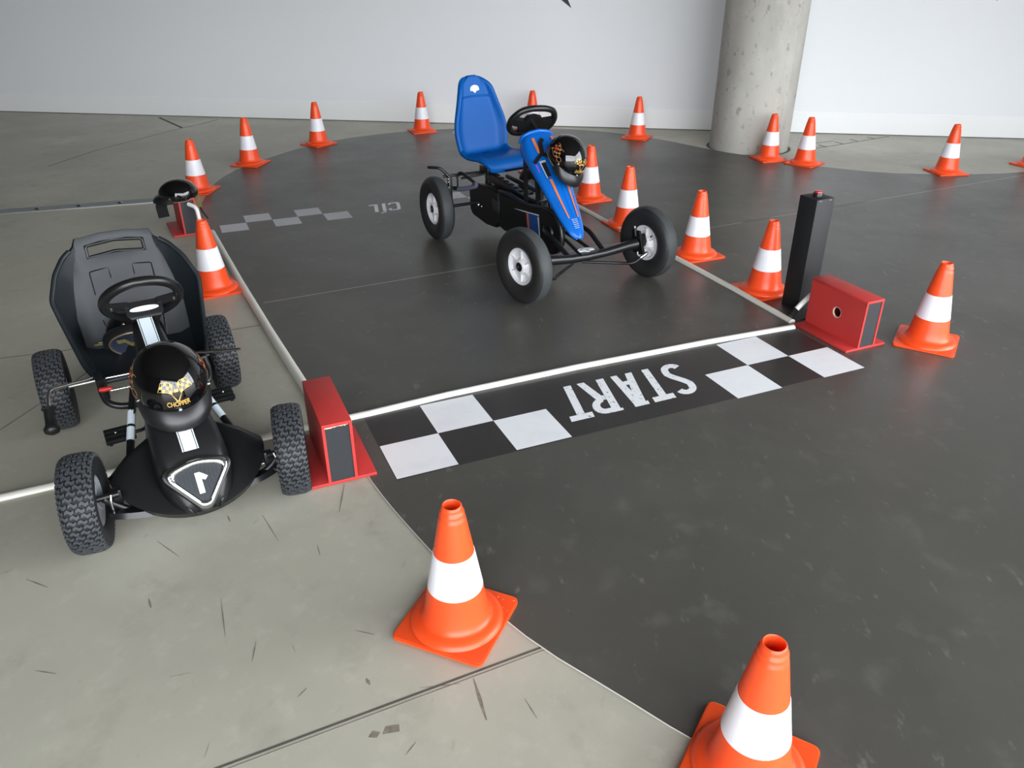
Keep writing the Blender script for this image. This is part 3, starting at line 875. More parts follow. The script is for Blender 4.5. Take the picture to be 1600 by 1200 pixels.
# ================================================================== WHEELS
def wheel_tyre(Rw, W, rim_r, rounded_prof):
    bm = B()
    h = W / 2
    if rounded_prof:
        prof = [(rim_r, -h * .55), (rim_r + .004, -h * .68), (rim_r + .03, -h * .90), (Rw * .80, -h), (Rw * .90, -h * .90), (Rw * .955, -h * .70), (Rw * .985, -h * .42), (Rw, -h * .16), (Rw * .994, -h * .10), (Rw * .994, -h * .05), (Rw, 0)]
    else:
        prof = [(rim_r, -h * .70), (rim_r + .004, -h * .85), (rim_r + .03, -h * 1.0), (Rw * .83, -h * 1.0), (Rw * .90, -h * .93), (Rw * .945, -h * .72), (Rw * .955, -h * .4), (Rw * .958, 0)]
    prof = prof + [(r, -z) for r, z in prof[-2::-1]]
    lathe(bm, prof, 64, axis='Y')
    return bm
def lug_tread(Rw, W, N=56):
    bm = B()
    h = W / 2 * .98
    def rad(t): return Rw - .012 * min(1, abs(t)) ** 4
    rows = [[(-1, -.58), (-.5, .02), (.1, .62), (.7, 1)], [(-1, -.82), (-.74, -.22), (-.14, .38), (.46, 1)]]
    da = 2 * math.pi / N
    for i in range(N):
        for (t0, t1) in rows[i % 2]:
            ring_t, ring_b = [], []
            for s_ in (-1, 1):
                seq = range(4) if s_ < 0 else range(3, -1, -1)
                for k in seq:
                    f = k / 3; t = t0 + (t1 - t0) * f
                    a = i * da + da * .30 * s_ * (1.0 if 0 < k < 3 else .8) + da * .24 * math.sin((f - .5) * math.pi * 2.2)
                    for lst, rr_ in ((ring_t, rad(t)), (ring_b, rad(t) * .94)):
                        lst.append(Vector((rr_ * math.sin(a), t * h, rr_ * math.cos(a))))
            vt = [bm.verts.new(p) for p in ring_t]; vb = [bm.verts.new(p) for p in ring_b]
            for k in range(3): bm.faces.new((vt[k], vt[k + 1], vt[6 - k], vt[7 - k]))
            for k in range(8): bm.faces.new((vt[k], vt[(k + 1) % 8], vb[(k + 1) % 8], vb[k]))
    return bm
_wheel_cache = {}
def add_wheel(kart, key, Rw, W, rim_r, xy, steer, side, z0=0.0):
    """side +1: the outer face looks to +y"""
    rz = steer + (0 if side > 0 else math.pi)
    if key not in _wheel_cache:
        if key == 'knobbly':
            w = obj('wheel', wheel_tyre(Rw, W, rim_r, False), 'rubber', kart, smooth=50)
            obj('tread', lug_tread(Rw, W), 'lug', w, smooth=25)
            bm = B()
            lathe(bm, [(rim_r + .003, .034), (rim_r - .004, .036), (rim_r - .010, .030), (.03, .016), (.022, .024), (.012, .026), (0, .026)], 40, axis='Y')
            lathe(bm, [(rim_r + .003, -.034), (rim_r - .004, -.036), (rim_r - .010, -.026), (.03, -.012), (.022, -.024), (0, -.024)], 40, axis='Y')
            lathe(bm, [(rim_r + .001, -.034), (rim_r + .001, .034)], 40, axis='Y')
            for k in range(5):
                a = 2 * math.pi * k / 5
                for s_ in (-1, 1): box(bm, (.014, .012, rim_r - .036), (0, 0, 0), None) if False else tube(bm, [(.026 * math.sin(a), s_ * .022, .026 * math.cos(a)), ((rim_r - .008) * math.sin(a), s_ * .028, (rim_r - .008) * math.cos(a))], .006, 6)
            lab(obj('rim', bm, 'rim_grey', w, smooth=40), 'grey spoked rim')
            bm = B(); lathe(bm, [(0, .034), (.010, .033), (.014, .026)], 20, axis='Y'); obj('hub_cap', bm, 'darkplastic', w)
        else:
            w = obj('wheel', wheel_tyre(Rw, W, rim_r, True), 'smooth_rubber', kart, smooth=50)
            bm = B()
            pr = []
            for t in (-.62, -.5, -.3, -.16): pr.append((Rw * (1.0 - .048 * (abs(t) / .7) ** 2.2) + .0012, t * W / 2))
            lathe(bm, pr + [(r, -z) for r, z in pr[::-1]], 64, axis='Y')
            obj('tread', bm, 'tread_band', w, smooth=40)
            bm = B()
            o_ = .026
            lathe(bm, [(rim_r + .003, o_), (rim_r - .003, o_ + .004), (rim_r - .010, o_ + .001), (rim_r - .020, o_ - .014), (.050, o_ - .020), (.042, o_ - .012), (.036, o_ + .004), (.031, o_ + .008), (.025, o_ + .008)], 48, axis='Y')
            lathe(bm, [(rim_r + .003, -o_), (rim_r - .003, -o_ - .004), (rim_r - .010, -o_ - .001), (rim_r - .018, -o_ + .020), (.045, -o_ + .024), (.032, -o_ - .002), (.018, -o_ - .006)], 48, axis='Y')
            lathe(bm, [(rim_r + .001, -o_), (rim_r + .001, o_)], 48, axis='Y')
            for k in range(6):
                a = 2 * math.pi * k / 6
                for s_, b_ in ((1, o_ - .012), (-1, -o_ + .012)):
                    box(bm, (.005, .018, rim_r - .050), (.5 * (rim_r + .02) * math.sin(a), b_, .5 * (rim_r + .02) * math.cos(a)), Matrix.Rotation(a, 3, 'Y'))
            lab(obj('rim', bm, 'rim_white', w, smooth=40), 'white dished plastic rim')
            bm = B(); lathe(bm, [(0, o_ + .001), (.014, o_ + .001), (.016, o_ + .006), (.0255, o_ + .006), (.0255, -o_ - .004), (0, -o_ - .004)], 24, axis='Y'); obj('hub_cap', bm, 'darkplastic', w)
            bm = B(); tube(bm, [(.055, -.03, .055), (.06, -.045, .052)], .0045, 8); obj('valve', bm, 'darkplastic', w)
        _wheel_cache[key] = w
    else:
        w = copy_tree(_wheel_cache[key], kart); w.parent = kart
    w.location = (xy[0], xy[1], Rw + z0)
    w.rotation_euler = (0, 0, rz)
    return w

# ================================================================== BLACK PEDAL KART
K1 = empty('pedal_kart', 'black pedal go-kart with knobbly tyres and number 1 badge, parked on bare concrete', 'go-kart', (-1.2638, 2.4965, 0), R(-59))
RW1 = .158
wpos1 = {'FR': (.430, -.322, -10.5, -1), 'FL': (.46, .314, -14.2, 1), 'RR': (-.434, -.344, -3.4, -1), 'RL': (-.442, .284, -2.4, 1)}
for k, (x, y, st, s) in wpos1.items():
    add_wheel(K1, 'knobbly', RW1, .100, .082, (x, y), R(st), s)
# seat shell
rows = [  # centre (x, z), flat half width, rim half width, rim (x, z)
    ((-.262, .228), .150, .178, (-.262, .236)),
    ((-.285, .212), .160, .205, (-.285, .240)),
    ((-.36, .200), .165, .226, (-.355, .262)),
    ((-.50, .198), .165, .246, (-.455, .330)),
    ((-.575, .225), .162, .262, (-.520, .395)),
    ((-.625, .320), .158, .275, (-.570, .462)),
    ((-.665, .430), .154, .240, (-.632, .545)),
    ((-.690, .520), .150, .198, (-.682, .592)),
    ((-.705, .568), .150, .168, (-.700, .610)),
    ((-.722, .618), .147, .152, (-.722, .622)),
    ((-.732, .650), .136, .140, (-.732, .650))]
bm = B(); V = []
for (cx, cz), fwid, rwid, (rx, rz) in rows:
    up_row = cz > .5
    rec = 0 if cz > .53 else (.022 if cz > .28 else .012)
    rcx, rcz = cx + (rx - cx) * .22 - rec, cz + (rz - cz) * .18 - (rec if cz < .28 else 0)
    line = [(rx, -rwid, rz), (rcx, -fwid * .55 - rwid * .45, rcz), (cx, -fwid, cz), (cx, -.112, cz), (cx, -.05, cz + (.010 if up_row else 0)), (cx, .05, cz + (.010 if up_row else 0)), (cx, .112, cz), (cx, fwid, cz), (rcx, fwid * .55 + rwid * .45, rcz), (rx, rwid, rz)]
    V.append([bm.verts.new(p) for p in line])
for i in range(len(V) - 1):
    for j in range(9):
        if i == 8 and 3 <= j <= 5: continue        # the carrying handle slot
        bm.faces.new((V[i][j], V[i][j + 1], V[i + 1][j + 1], V[i + 1][j]))
seat = obj('seat', bm, 'plastic', K1, smooth=60)
md = seat.modifiers.new('thick', 'SOLIDIFY'); md.thickness = .016; md.offset = 0
md = seat.modifiers.new('bev', 'BEVEL'); md.width = .007; md.segments = 3; md.limit_method = 'ANGLE'; md.angle_limit = R(35)
lab(seat, 'black bucket seat with a handle slot in its back')
for side, idx in ((-1, 0), (1, 9)):
    rim_pts = []
    for (cx, cz), fwid, rwid, (rx, rz) in rows[:9]: rim_pts.append((rx, side * rwid, rz))
    bm = B(); tube(bm, fillet(rim_pts, .02, 3), .0105, 8); obj('seat_rim', bm, 'plastic', seat, smooth=60)
bm = B(); (cx, cz), fw_, rw_, _ = rows[0]
tube(bm, [(cx, y, cz - .004) for y in (-.176, -.09, 0, .09, .176)], .0105, 8); obj('seat_rim', bm, 'plastic', seat, smooth=60)
bm = B(); tube(bm, fillet([(-.7068, -.108, .571), (-.7068, 0, .584), (-.7068, .108, .571), (-.7235, .108, .615), (-.7235, 0, .627), (-.7235, -.108, .615), (-.7068, -.108, .571)], .012, 3), .0075, 8, closed=True)
lab(obj('handle_slot_edge', bm, 'darkplastic', seat, smooth=60), 'dark rolled edge of the handle slot')
# moulded creases on the back
def seat_pt(y, z):
    for (a, b) in zip(rows[4:-1], rows[5:]):
        if a[0][1] <= z <= b[0][1]:
            t = (z - a[0][1]) / (b[0][1] - a[0][1]); return Vector((a[0][0] + (b[0][0] - a[0][0]) * t + .009, y, z))
    return Vector((-.7, y, z))
for s in (-1, 1):
    bm = B(); tube(bm, fillet([seat_pt(s * .045, .485), seat_pt(s * .045, .528), seat_pt(s * .118, .520), seat_pt(s * .118, .43)], .008, 3), .0026, 6)
    obj('back_crease', bm, 'darkplastic', seat, smooth=60)
    bm = B(); tube(bm, [seat_pt(s * .118, .33), seat_pt(s * .105, .24)], .004, 6)
    obj('back_crease', bm, 'darkplastic', seat, smooth=60)
# fairing with steering column hood
bm = B()
secs = [  # x, top z, half width top, half width bottom, bottom z
    (-.100, .505, .040, .045, .440), (-.04, .480, .046, .055, .400), (.05, .440, .056, .068, .340), (.15, .402, .068, .085, .280), (.25, .364, .082, .103, .225),
    (.35, .327, .092, .114, .185), (.42, .302, .096, .116, .165), (.47, .272, .096, .114, .140), (.505, .232, .090, .106, .120), (.535, .188, .076, .090, .106), (.560, .140, .054, .066, .097), (.574, .110, .036, .046, .092)]
rings = []
for x, tz, wt2, wb, bz in secs:
    ring = [(x - .01, -wb, bz), (x, -(wb * .4 + wt2 * .6) * 1.02, bz + (tz - bz) * .6), (x, -wt2, tz - .016), (x, -wt2 * .80, tz - .003), (x, -wt2 * .4, tz + .001), (x, 0, tz + .002)]
    ring = ring + [(a, -b_, c_) for a, b_, c_ in ring[-2::-1]]
    rings.append([Vector(p) for p in ring])
loft(bm, rings, False, False)
fair = obj('fairing', bm, 'satin', K1, smooth=50)
md = fair.modifiers.new('thick', 'SOLIDIFY'); md.thickness = .006; md.offset = 0
def hood_z(x):
    for a, b in zip(secs[:-1], secs[1:]):
        if a[0] <= x <= b[0]:
            t = (x - a[0]) / (b[0] - a[0]); return a[1] + (b[1] - a[1]) * t
    return secs[-1][1]
# wing shaped lower lip
bm = B()
inn, out_, ob = [], [], []
NL = 33
for k in range(NL):
    a = R(-93 + 186 * k / (NL - 1))
    ca, sa_ = math.cos(a), math.sin(a)
    ox = .335 + .233 * ca; oy = .245 * sa_ * (1.0 - .06 * max(0, ca))
    ix = .30 + .22 * max(ca, -.25); iy = .106 * sa_
    zi = .245 - .135 * max(0, ca)
    zo = .155 - .060 * max(0, ca) + .015 * max(0, -ca)
    out_.append(Vector((ox, oy, zo))); ob.append(Vector((ox - .012 * ca, oy * .96, zo - .020))); inn.append(Vector((ix, iy, zi)))
mid = [i.lerp(o, .55) + Vector((0, 0, .012)) for i, o in zip(inn, out_)]
loft(bm, [inn, mid, out_, ob], False, False)
lip = obj('fairing_lip', bm, 'satin', fair, smooth=50)
md = lip.modifiers.new('thick', 'SOLIDIFY'); md.thickness = .006; md.offset = 0
# stripes
def hood_strip(bm, x0, x1, y0, y1, lift=.0045, n=6):
    vs = []
    for x in sorted([x0, x1] + [q[0] for q in secs if x0 < q[0] < x1]):
        vs.append((bm.verts.new((x, y0, hood_z(x) + lift)), bm.verts.new((x, y1, hood_z(x) + lift))))
    for a, b in zip(vs[:-1], vs[1:]): bm.faces.new((a[0], a[1], b[1], b[0]))
for x0, x1 in ((-.096, .478),):
    bm = B(); hood_strip(bm, x0, x1, -.019, .019, .0072, 12); hood_strip(bm, x0, x1, -.025, -.0215, .0072, 12); hood_strip(bm, x0, x1, .0215, .025, .0072, 12)
    lab(obj('centre_stripe', bm, 'sticker', fair, smooth=60), 'white racing stripe with two thin side lines')
# number badge on the nose
bx = Vector((.553, 0, .192)); ud = Vector((.088, 0, -.118)).normalized(); sdv = Vector((0, 1, 0)); nd = sdv.cross(ud).normalized()
if nd.x < 0: nd = -nd
def badge_pt(u, v, w): return bx + sdv * u - ud * v + nd * w    # u: kart left, v: up the slope
tri = rounded([(-.112, .052), (0, .080), (.112, .052), (.014, -.080), (-.014, -.080)], .045, 5)
def scaled(P, k): return [(x * k, (y - 0.0) * k) for x, y in P]
bm = B(); loft(bm, [[badge_pt(x, y, -.028) for x, y in scaled(tri, 1.12)], [badge_pt(x, y, .004) for x, y in scaled(tri, 1.08)], [badge_pt(x, y, .007) for x, y in scaled(tri, 1.0)]], True, True)
bh = obj('badge_housing', bm, 'satin', fair, smooth=50)
bm = B()
loft(bm, [[badge_pt(x, y, z) for x, y in scaled(tri, k)] for k, z in ((1.0, .006), (.98, .012), (.93, .0155), (.82, .016), (.75, .011), (.73, .007))], True, False)
lab(obj('chrome_surround', bm, 'chrome', bh, smooth=50), 'chrome rounded triangle surround')
bm = B(); f_ = [bm.verts.new(badge_pt(x, y, .0085)) for x, y in scaled(tri, .78)]; bm.faces.new(f_)
for k in range(-7, 8):
    u = k * .011; vt = .072 * .78 * (1 - abs(u) / .16) ; vb = -.062 + abs(u) * 1.3
    if vt - vb > .01:
        p = [badge_pt(u - .0012, vb, .0086), badge_pt(u + .0012, vb, .0086), badge_pt(u + .0012, vt * .86, .0086), badge_pt(u - .0012, vt * .86, .0086)]
        q = [pp + nd * .002 for pp in p]; loft(bm, [p, q], True, True)
lab(obj('badge_face', bm, 'badge', bh, smooth=0), 'ribbed dark badge face')
bm = B()
num = [(.006, -.036), (-.014, -.036), (-.014, .014), (-.003, .036) if False else (-.014, .040), (.004, .040), (.030, .020), (.018, .008), (.006, .015)]
num = [(-x * .84, y * .88 - .004) for x, y in num]     # seen from the front
pts = [badge_pt(-x, y, .0108) for x, y in num]; pts2 = [p + nd * .002 for p in pts]
va = [bm.verts.new(p) for p in pts]; vb_ = [bm.verts.new(p) for p in pts2]
for i in range(len(va)): bm.faces.new((va[i], va[(i + 1) % len(va)], vb_[(i + 1) % len(va)], vb_[i]))
fc = bm.faces.new(vb_); fc.normal_update(); bmesh.ops.triangulate(bm, faces=[fc], ngon_method='EAR_CLIP')
lab(obj('number', bm, 'white_num', bh, smooth=0), 'white number 1')
# frame tubes
def ktube(kart, name, pts, r, m='frame', fil=.04, n=10, label=None, parent=None):
    bm = B(); tube(bm, fillet(pts, fil, 5), r, n); o = obj(name, bm, m, parent or kart, smooth=60)
    if label: lab(o, label)
    return o
for s in (-1, 1):
    ft = ktube(K1, 'frame_tube', [(.37, s * .185, .155), (.27, s * .172, .168), (.09, s * .122, .255), (-.02, s * .085, .32)], .013)
    bm = B(); d0 = Vector((.17, s * .145, .2165)); dd = Vector((-.18, s * -.05, .087)).normalized()
    for a, b in ((-.035, .02), (.03, .09)):
        tube(bm, [d0 + dd * a, d0 + dd * b], .0138, 10, cap=False)
    lab(obj('tube_sticker', bm, 'sticker', ft, smooth=60), 'white sticker wrapped round the tube')
ktube(K1, 'main_tube', [(.46, 0, .13), (.1, 0, .14), (-.46, -.02, .158)], .018)
ktube(K1, 'rear_axle', [(-.434, -.30, .158), (-.442, .25, .158)], .010, 'bolt')
ktube(K1, 'front_axle', [(.428, -.275, .152), (.430, -.245, .120), (.436, -.20, .085), (.44, 0, .082), (.450, .20, .085), (.456, .245, .120), (.458, .27, .152)], .011)
ktube(K1, 'seat_bracket', [(-.245, -.19, .235), (-.225, -.195, .20), (-.19, -.185, .165), (-.17, -.14, .15), (-.16, 0, .148), (-.17, .14, .15), (-.19, .185, .165), (-.225, .195, .20), (-.245, .19, .235)], .013)
ktube(K1, 'cross_rod', [(-.27, -.185, .235), (-.245, .17, .235)], .005, 'chrome')
ktube(K1, 'cross_rod', [(-.215, -.165, .205), (-.20, .16, .205)], .005, 'chrome')
# hand brake on the kart's right, plain rod end on its left
br = ktube(K1, 'brake_rod', [(-.27, -.19, .250), (-.235, -.215, .262), (-.135, -.352, .300), (-.095, -.362, .285), (-.045, -.370, .250)], .0065, 'chrome', .02, label='chrome hand brake rod')
bm = B(); a = Vector((-.065, -.367, .266)); d = Vector((.085, -.010, -.072)).normalized()
tube(bm, [a + d * t for t in (0, .003, .006, .010, .045, .068, .082, .094, .102)], [.013, .024, .024, .018, .018, .019, .0265, .023, .007], 16)
lab(obj('hand_grip', bm, 'darkplastic', br, smooth=50), 'black ribbed hand grip')
bm = B(); box(bm, (.05, .028, .07), (-.245, -.192, .232), Matrix.Rotation(R(20), 3, 'Y'), .004); obj('brake_bracket', bm, 'frame', br, smooth=40)
bm = B(); tube(bm, [(-.205, -.200, .222), (-.198, -.178, .223), (-.19, -.158, .226)], [.009, .010, .006], 10); lab(obj('release_lever', bm, 'red_plastic', br, smooth=50), 'small red release lever')
ktube(K1, 'brake_rod', [(-.26, .165, .262), (-.235, .195, .268), (-.125, .310, .298)], .0055, 'chrome', .02, label='short chrome rod reaching over the rear tyre')
for s in (-1, 1):
    bm = B(); box(bm, (.04, .03, .09), (-.255, s * .185, .205), None, .005); obj('seat_mount', bm, 'frame', K1, smooth=40)
    # steering knuckle with a shiny link
    y = s * .262; x = .445 if s < 0 else .452
    if s < 0: x = .425
    bm = B(); box(bm, (.028, .03, .055), (x - .012, s * .236, .140), None, .006); kn = obj('steering_knuckle', bm, 'frame', K1, smooth=40)
    bm = B(); tube(bm, fillet([(x + .012, y - s * .010, .165), (x + .022, y - s * .006, .150), (x + .022, y - s * .006, .105), (x + .012, y - s * .012, .092)], .01), .0038, 8); lab(obj('shackle', bm, 'chrome', kn, smooth=60), 'shiny steel shackle')
    bm = B(); tube(bm, [(x, s * .23, .155), (x, s * .30, .157)], .011, 10); obj('stub_axle', bm, 'frame', kn, smooth=60)
    bm = B(); tube(bm, [(x - .07, s * .10, .088), (x - .03, s * .235, .110)], .007, 8); obj('tie_rod', bm, 'bolt', K1, smooth=60)
    # bumper arm below the axle
    bm = B(); rings = []
    for t in range(9):
        f = t / 8; yy = s * (.115 + .155 * f); xx = .480 - .035 * f ** 2 * 1.2; zz = .083 + .01 * f
        hw = .014 + .012 * f; xx += .012
        rings.append([Vector((xx - .03, yy, zz + .016)), Vector((xx + .004, yy, zz + .018)), Vector((xx + .012, yy, zz)), Vector((xx - .03, yy, zz - .004))])
    loft(bm, rings, True, True); obj('bumper_arm', bm, 'frame', K1, smooth=40)
    # pedals
    px, pz = (.140, .205) if s < 0 else (.055, .215)
    bm = B(); rot = Matrix.Rotation(R(14), 3, 'Y')
    for k in range(3): box(bm, (.019, .095, .018), Vector((px, s * .178, pz)) + rot @ Vector(((k - 1) * .023, 0, 0)), rot, .003)
    for k in (-1, 1): box(bm, (.075, .012, .012), Vector((px, s * (.178 + k * .034), pz)) + rot @ Vector((0, 0, -.004)), rot, .002)
    pd = obj('pedal', bm, 'darkplastic', K1, smooth=40)
    bm = B(); lathe(bm, [(0, .004), (.004, .003), (.005, 0)], 10, c=(px - .002, s * .19, pz + .010)); obj('pedal_bolt', bm, 'bolt', pd)
    ktube(K1, 'pedal_crank', [(px, s * .215, pz - .004), (px, s * .10, pz - .004), ((.10), s * .085, .20), (.10, 0, .20)], .006, 'frame', .015)
# steering wheel and column
tl = R(50)
sw_c = Vector((-.143, .010, .565)); sn_ = Vector((-math.sin(tl), 0, math.cos(tl))); st_ = Vector((math.cos(tl), 0, math.sin(tl))); sy_ = Vector((0, 1, 0))
bm = B(); tube(bm, [sw_c + st_ * (.118 * math.cos(a)) + sy_ * (.126 * math.sin(a)) for a in [2 * math.pi * i / 48 for i in range(48)]], .0180, 14, closed=True)
sw1 = obj('steering_wheel', bm, 'frame', K1, smooth=70)
bm = B()
def swp(u, v, w): return sw_c + sy_ * u + st_ * v + sn_ * w      # v: towards the front
top_h = [(-.062, -.018), (.062, -.018), (.056, -.045), (.042, -.084), (-.042, -.084), (-.056, -.045)]
loft(bm, [[swp(u * .8, v * 1.0 - .006, -.062) for u, v in top_h], [swp(u, v, -.050) for u, v in top_h], [swp(u * 1.03, v, -.004) for u, v in top_h], [swp(u * .94, v * .95, .004) for u, v in top_h]], True, True)
for s in (-1, 1):
    sp2 = [(s * .048, -.010), (s * .118, .004), (s * .118, -.022), (s * .044, -.044)]
    loft(bm, [[swp(u, v, -.016) for u, v in sp2], [swp(u, v, .004) for u, v in sp2]], True, True)
hub1 = obj('wheel_hub', bm, 'satin', sw1, smooth=40)
bm = B(); el = [(.050 * math.cos(a), -.030 + .0095 * math.sin(a)) for a in [2 * math.pi * i / 28 for i in range(28)]]
loft(bm, [[swp(u, -.0185, v) for u, v in el], [swp(u * .95, -.0135, v) for u, v in el]], True, True)
lab(obj('hub_plate', bm, 'emblem', hub1, smooth=50), 'bright oval plate on the steering wheel hub')
for s in (-1, 1):
    bm = B(); tube(bm, [swp(s * .105, -.008, -.015), swp(s * .105, -.008, -.022)], .0045, 10); obj('hub_bolt', bm, 'bolt', hub1, smooth=50)
ktube(K1, 'steering_column', [tuple(swp(0, -.045, -.03)), (-.06, .003, .45), (.05, 0, .38), (.35, 0, .18)], .012, 'frame', .03)
# helmet on the nose
m1 = Matrix.Translation(K1.location) @ Matrix.Rotation(R(-59), 4, 'Z')
def k1w(p): return m1 @ Vector(p)
fwd1 = (m1.to_3x3() @ Vector((.94, 0, -.34))).normalized(); up1 = (m1.to_3x3() @ Vector((.36, 0, .93))).normalized()
make_helmet('glossy black helmet with gold flags and lettering resting on the nose of the black kart', k1w((.258, .004, .392)), axes_quat(fwd1, up1)).scale = (1.07, 1.06, 1.05)
# second helmet lying in the seat, with its olive strap
h2 = make_helmet('black helmet with an olive chin strap lying in the seat of the black kart', k1w((-.46, -.02, .265)), axes_quat((m1.to_3x3() @ Vector((.60, -.30, .60))), (m1.to_3x3() @ Vector((-.66, .10, .62)))), decals=False)
def world_child(o, parent):
    """o was built in world coordinates: hand it to its thing without moving it"""
    bpy.context.view_layer.update()
    o.parent = parent; o.matrix_parent_inverse = parent.matrix_world.inverted()
    return o
sp_pts = [(-.47, -.01, .262), (-.50, -.04, .252), (-.525, -.06, .262), (-.535, -.085, .258), (-.538, -.108, .262)]
o = ribbon([k1w(p) for p in sp_pts], .016, .003, (0, 0, 1), 'olive', None, 'chin_strap'); lab(world_child(o, h2), 'olive webbing chin strap')
bm = B(); cc = Vector((-.540, -.137, .263))
tube(bm, [k1w(cc + Vector((.018 * math.cos(a), .034 * math.sin(a), .006 * math.cos(a)))) for a in [2 * math.pi * i / 24 for i in range(24)]], .0052, 8, closed=True)
lab(world_child(obj('strap_loop', bm, 'olive', smooth=60), h2), 'olive strap loop')
bm = B(); tube(bm, [k1w(cc + Vector((.004, .012, .006))), k1w(cc + Vector((-.006, -.018, .004)))], .0035, 8)
lab(world_child(obj('strap_buckle', bm, 'bolt', smooth=60), h2), 'small steel buckle')

# ================================================================== BLUE PEDAL KART
K2 = empty('pedal_kart', 'blue pedal go-kart with white rims standing on the track mat in the start lane', 'go-kart', (.1330, 4.6883, ZM + .0003), R(-61.51))
RW2 = .203
for k, (x, y, st, s) in {'FR': (.612, -.410, 9.6, -1), 'FL': (.608, .408, 7.5, 1), 'RR': (-.611, -.375, 0, -1), 'RL': (-.611, .375, 0, 1)}.items():
    add_wheel(K2, 'smooth', RW2, .100, .100, (x, y), R(st), s)
# seat shell
prof = [(-.392, .452), (-.382, .472), (-.392, .492), (-.43, .503), (-.50, .498), (-.57, .490), (-.625, .488), (-.660, .500), (-.682, .535), (-.695, .59), (-.706, .65), (-.718, .72), (-.731, .79), (-.744, .86), (-.757, .92), (-.766, .96), (-.770, .980)]
hw = [.155, .175, .190, .200, .205,   .207, .208, .210, .214, .222, .228, .216, .188, .162, .142, .105, .05]
bm = B(); V = []
NU = 12
for i, ((x, z), w) in enumerate(zip(prof, hw)):
    a = prof[max(i - 1, 0)]; b = prof[min(i + 1, len(prof) - 1)]
    t = Vector((b[0] - a[0], b[1] - a[1])).normalized(); nn = Vector((t.y, -t.x))   # towards the sitter
    if nn.x < -.2: nn = -nn
    if abs(nn.x) < .3 and nn.y < 0: nn = -nn
    line = []
    for j in range(NU + 1):
        u = -1 + 2 * j / NU
        c_ = .058 * max(0, (abs(u) - .62) / .38) ** 2 * (1.0 if i > 5 else .35 if i > 2 else .0)
        if i >= len(prof) - 2: c_ *= .3
        s_ = w * u if abs(u) < .8 else w * (math.copysign(.8 + (abs(u) - .8) * .85, u))
        dz = -.012 * u * u if i < 2 else 0
        line.append(bm.verts.new((x + nn.x * c_, s_, z + nn.y * c_ - dz)))
    V.append(line)
for a, b in zip(V[:-1], V[1:]):
    for j in range(NU): bm.faces.new((a[j], a[j + 1], b[j + 1], b[j]))
seat2 = obj('seat', bm, 'blue', K2, smooth=80)
md = seat2.modifiers.new('thick', 'SOLIDIFY'); md.thickness = .035; md.offset = -1
md = seat2.modifiers.new('sub', 'SUBSURF'); md.levels = 2; md.render_levels = 2
lab(seat2, 'tall blue moulded bucket seat')
a_s = R(11); seat2.rotation_euler = (0, 0, a_s)
seat2.location = Vector((-.60, -.010, 0)) - Matrix.Rotation(a_s, 3, 'Z') @ Vector((-.60, 0, 0))
bpy.context.view_layer.update()
seat_ev = seat2.evaluated_get(bpy.context.evaluated_depsgraph_get())
def seat_hit(o_, d_):
    """point on the finished seat surface, in the seat's own frame"""
    ok, p, n_, i_ = seat_ev.ray_cast(Vector(o_), Vector(d_))
    return p if ok else Vector(o_)
bm = B(); tube(bm, [seat_hit((0, y, .862 - .004 * abs(y) / .1), (-1, 0, 0)) for y in (-.115, -.08, -.04, 0, .04, .08, .115)], .006, 8); obj('headrest_ridge', bm, 'blue', seat2, smooth=60)
def emblem_polys(s):
    return [[(x * s, y * s) for x, y in [(-.5, -.12), (-.46, .16), (-.28, .30), (0, .36), (.28, .30), (.46, .16), (.5, -.12), (.22, -.14), (0, -.34), (-.22, -.14)]]]
def emblem(kart, name, c, ux, uy, s, parent, m='emblem', lift=.003, label='white crest emblem'):
    c, ux, uy = Vector(c), Vector(ux).normalized(), Vector(uy).normalized(); nrm = ux.cross(uy)
    bm = B()
    for poly in emblem_polys(s):
        a = [c + ux * x + uy * y for x, y in poly]; b = [p + nrm * lift for p in a]
        va = [bm.verts.new(p) for p in a]; vb2 = [bm.verts.new(p) for p in b]
        for i in range(len(va)): bm.faces.new((va[i], va[(i + 1) % len(va)], vb2[(i + 1) % len(va)], vb2[i]))
        f_ = bm.faces.new(vb2); f_.normal_update(); bmesh.ops.triangulate(bm, faces=[f_], ngon_method='EAR_CLIP')
    o = lab(obj(name, bm, m, parent, smooth=0), label)
    return c + nrm * (lift + .0004), ux, uy
def emblem_detail(c, ux, uy, s, parent, m):
    bm = B()
    for q in stroke2(arc(0, -.10, .34, .34, 35, 150, 8), .05) + bar(.02, -.02, .10, -.12, .06) + bar(.0, -.2, .08, -.2, .05):
        sheet_poly(bm, [c + ux * (x * s) + uy * (y * s) for x, y in q])
    obj('emblem_mark', bm, m, parent, smooth=0)
kv = Vector
upb = kv((-.13, 0, .99)).normalized()
emblem(K2, 'emblem', seat_hit((0, 0, .902), (-1, 0, 0)) + Vector((.001, 0, 0)), (0, 1, 0), upb, .070, seat2)
emblem(K2, 'emblem', seat_hit((-.69, -.6, .655), (0, 1, 0)) + Vector((0, -.001, 0)), kv((1, 0, 0)), (0, 0, 1), .045, seat2, label='small white side emblem')
bm = B(); p_ = seat_hit((-.60, 0, .8), (0, 0, -1)); box(bm, (.012, .06, .003), p_); lab(obj('seat_slot', bm, 'tape', seat2, smooth=0), 'dark slot at the base of the backrest')
bm = B(); tube(bm, [(-.60, 0, .485), (-.60, 0, .33)], .022, 12); box(bm, (.12, .10, .02), (-.60, 0, .462), None, .003); box(bm, (.12, .075, .05), (-.60, 0, .415), None, .006)
obj('seat_post', bm, 'frame', K2, smooth=40)
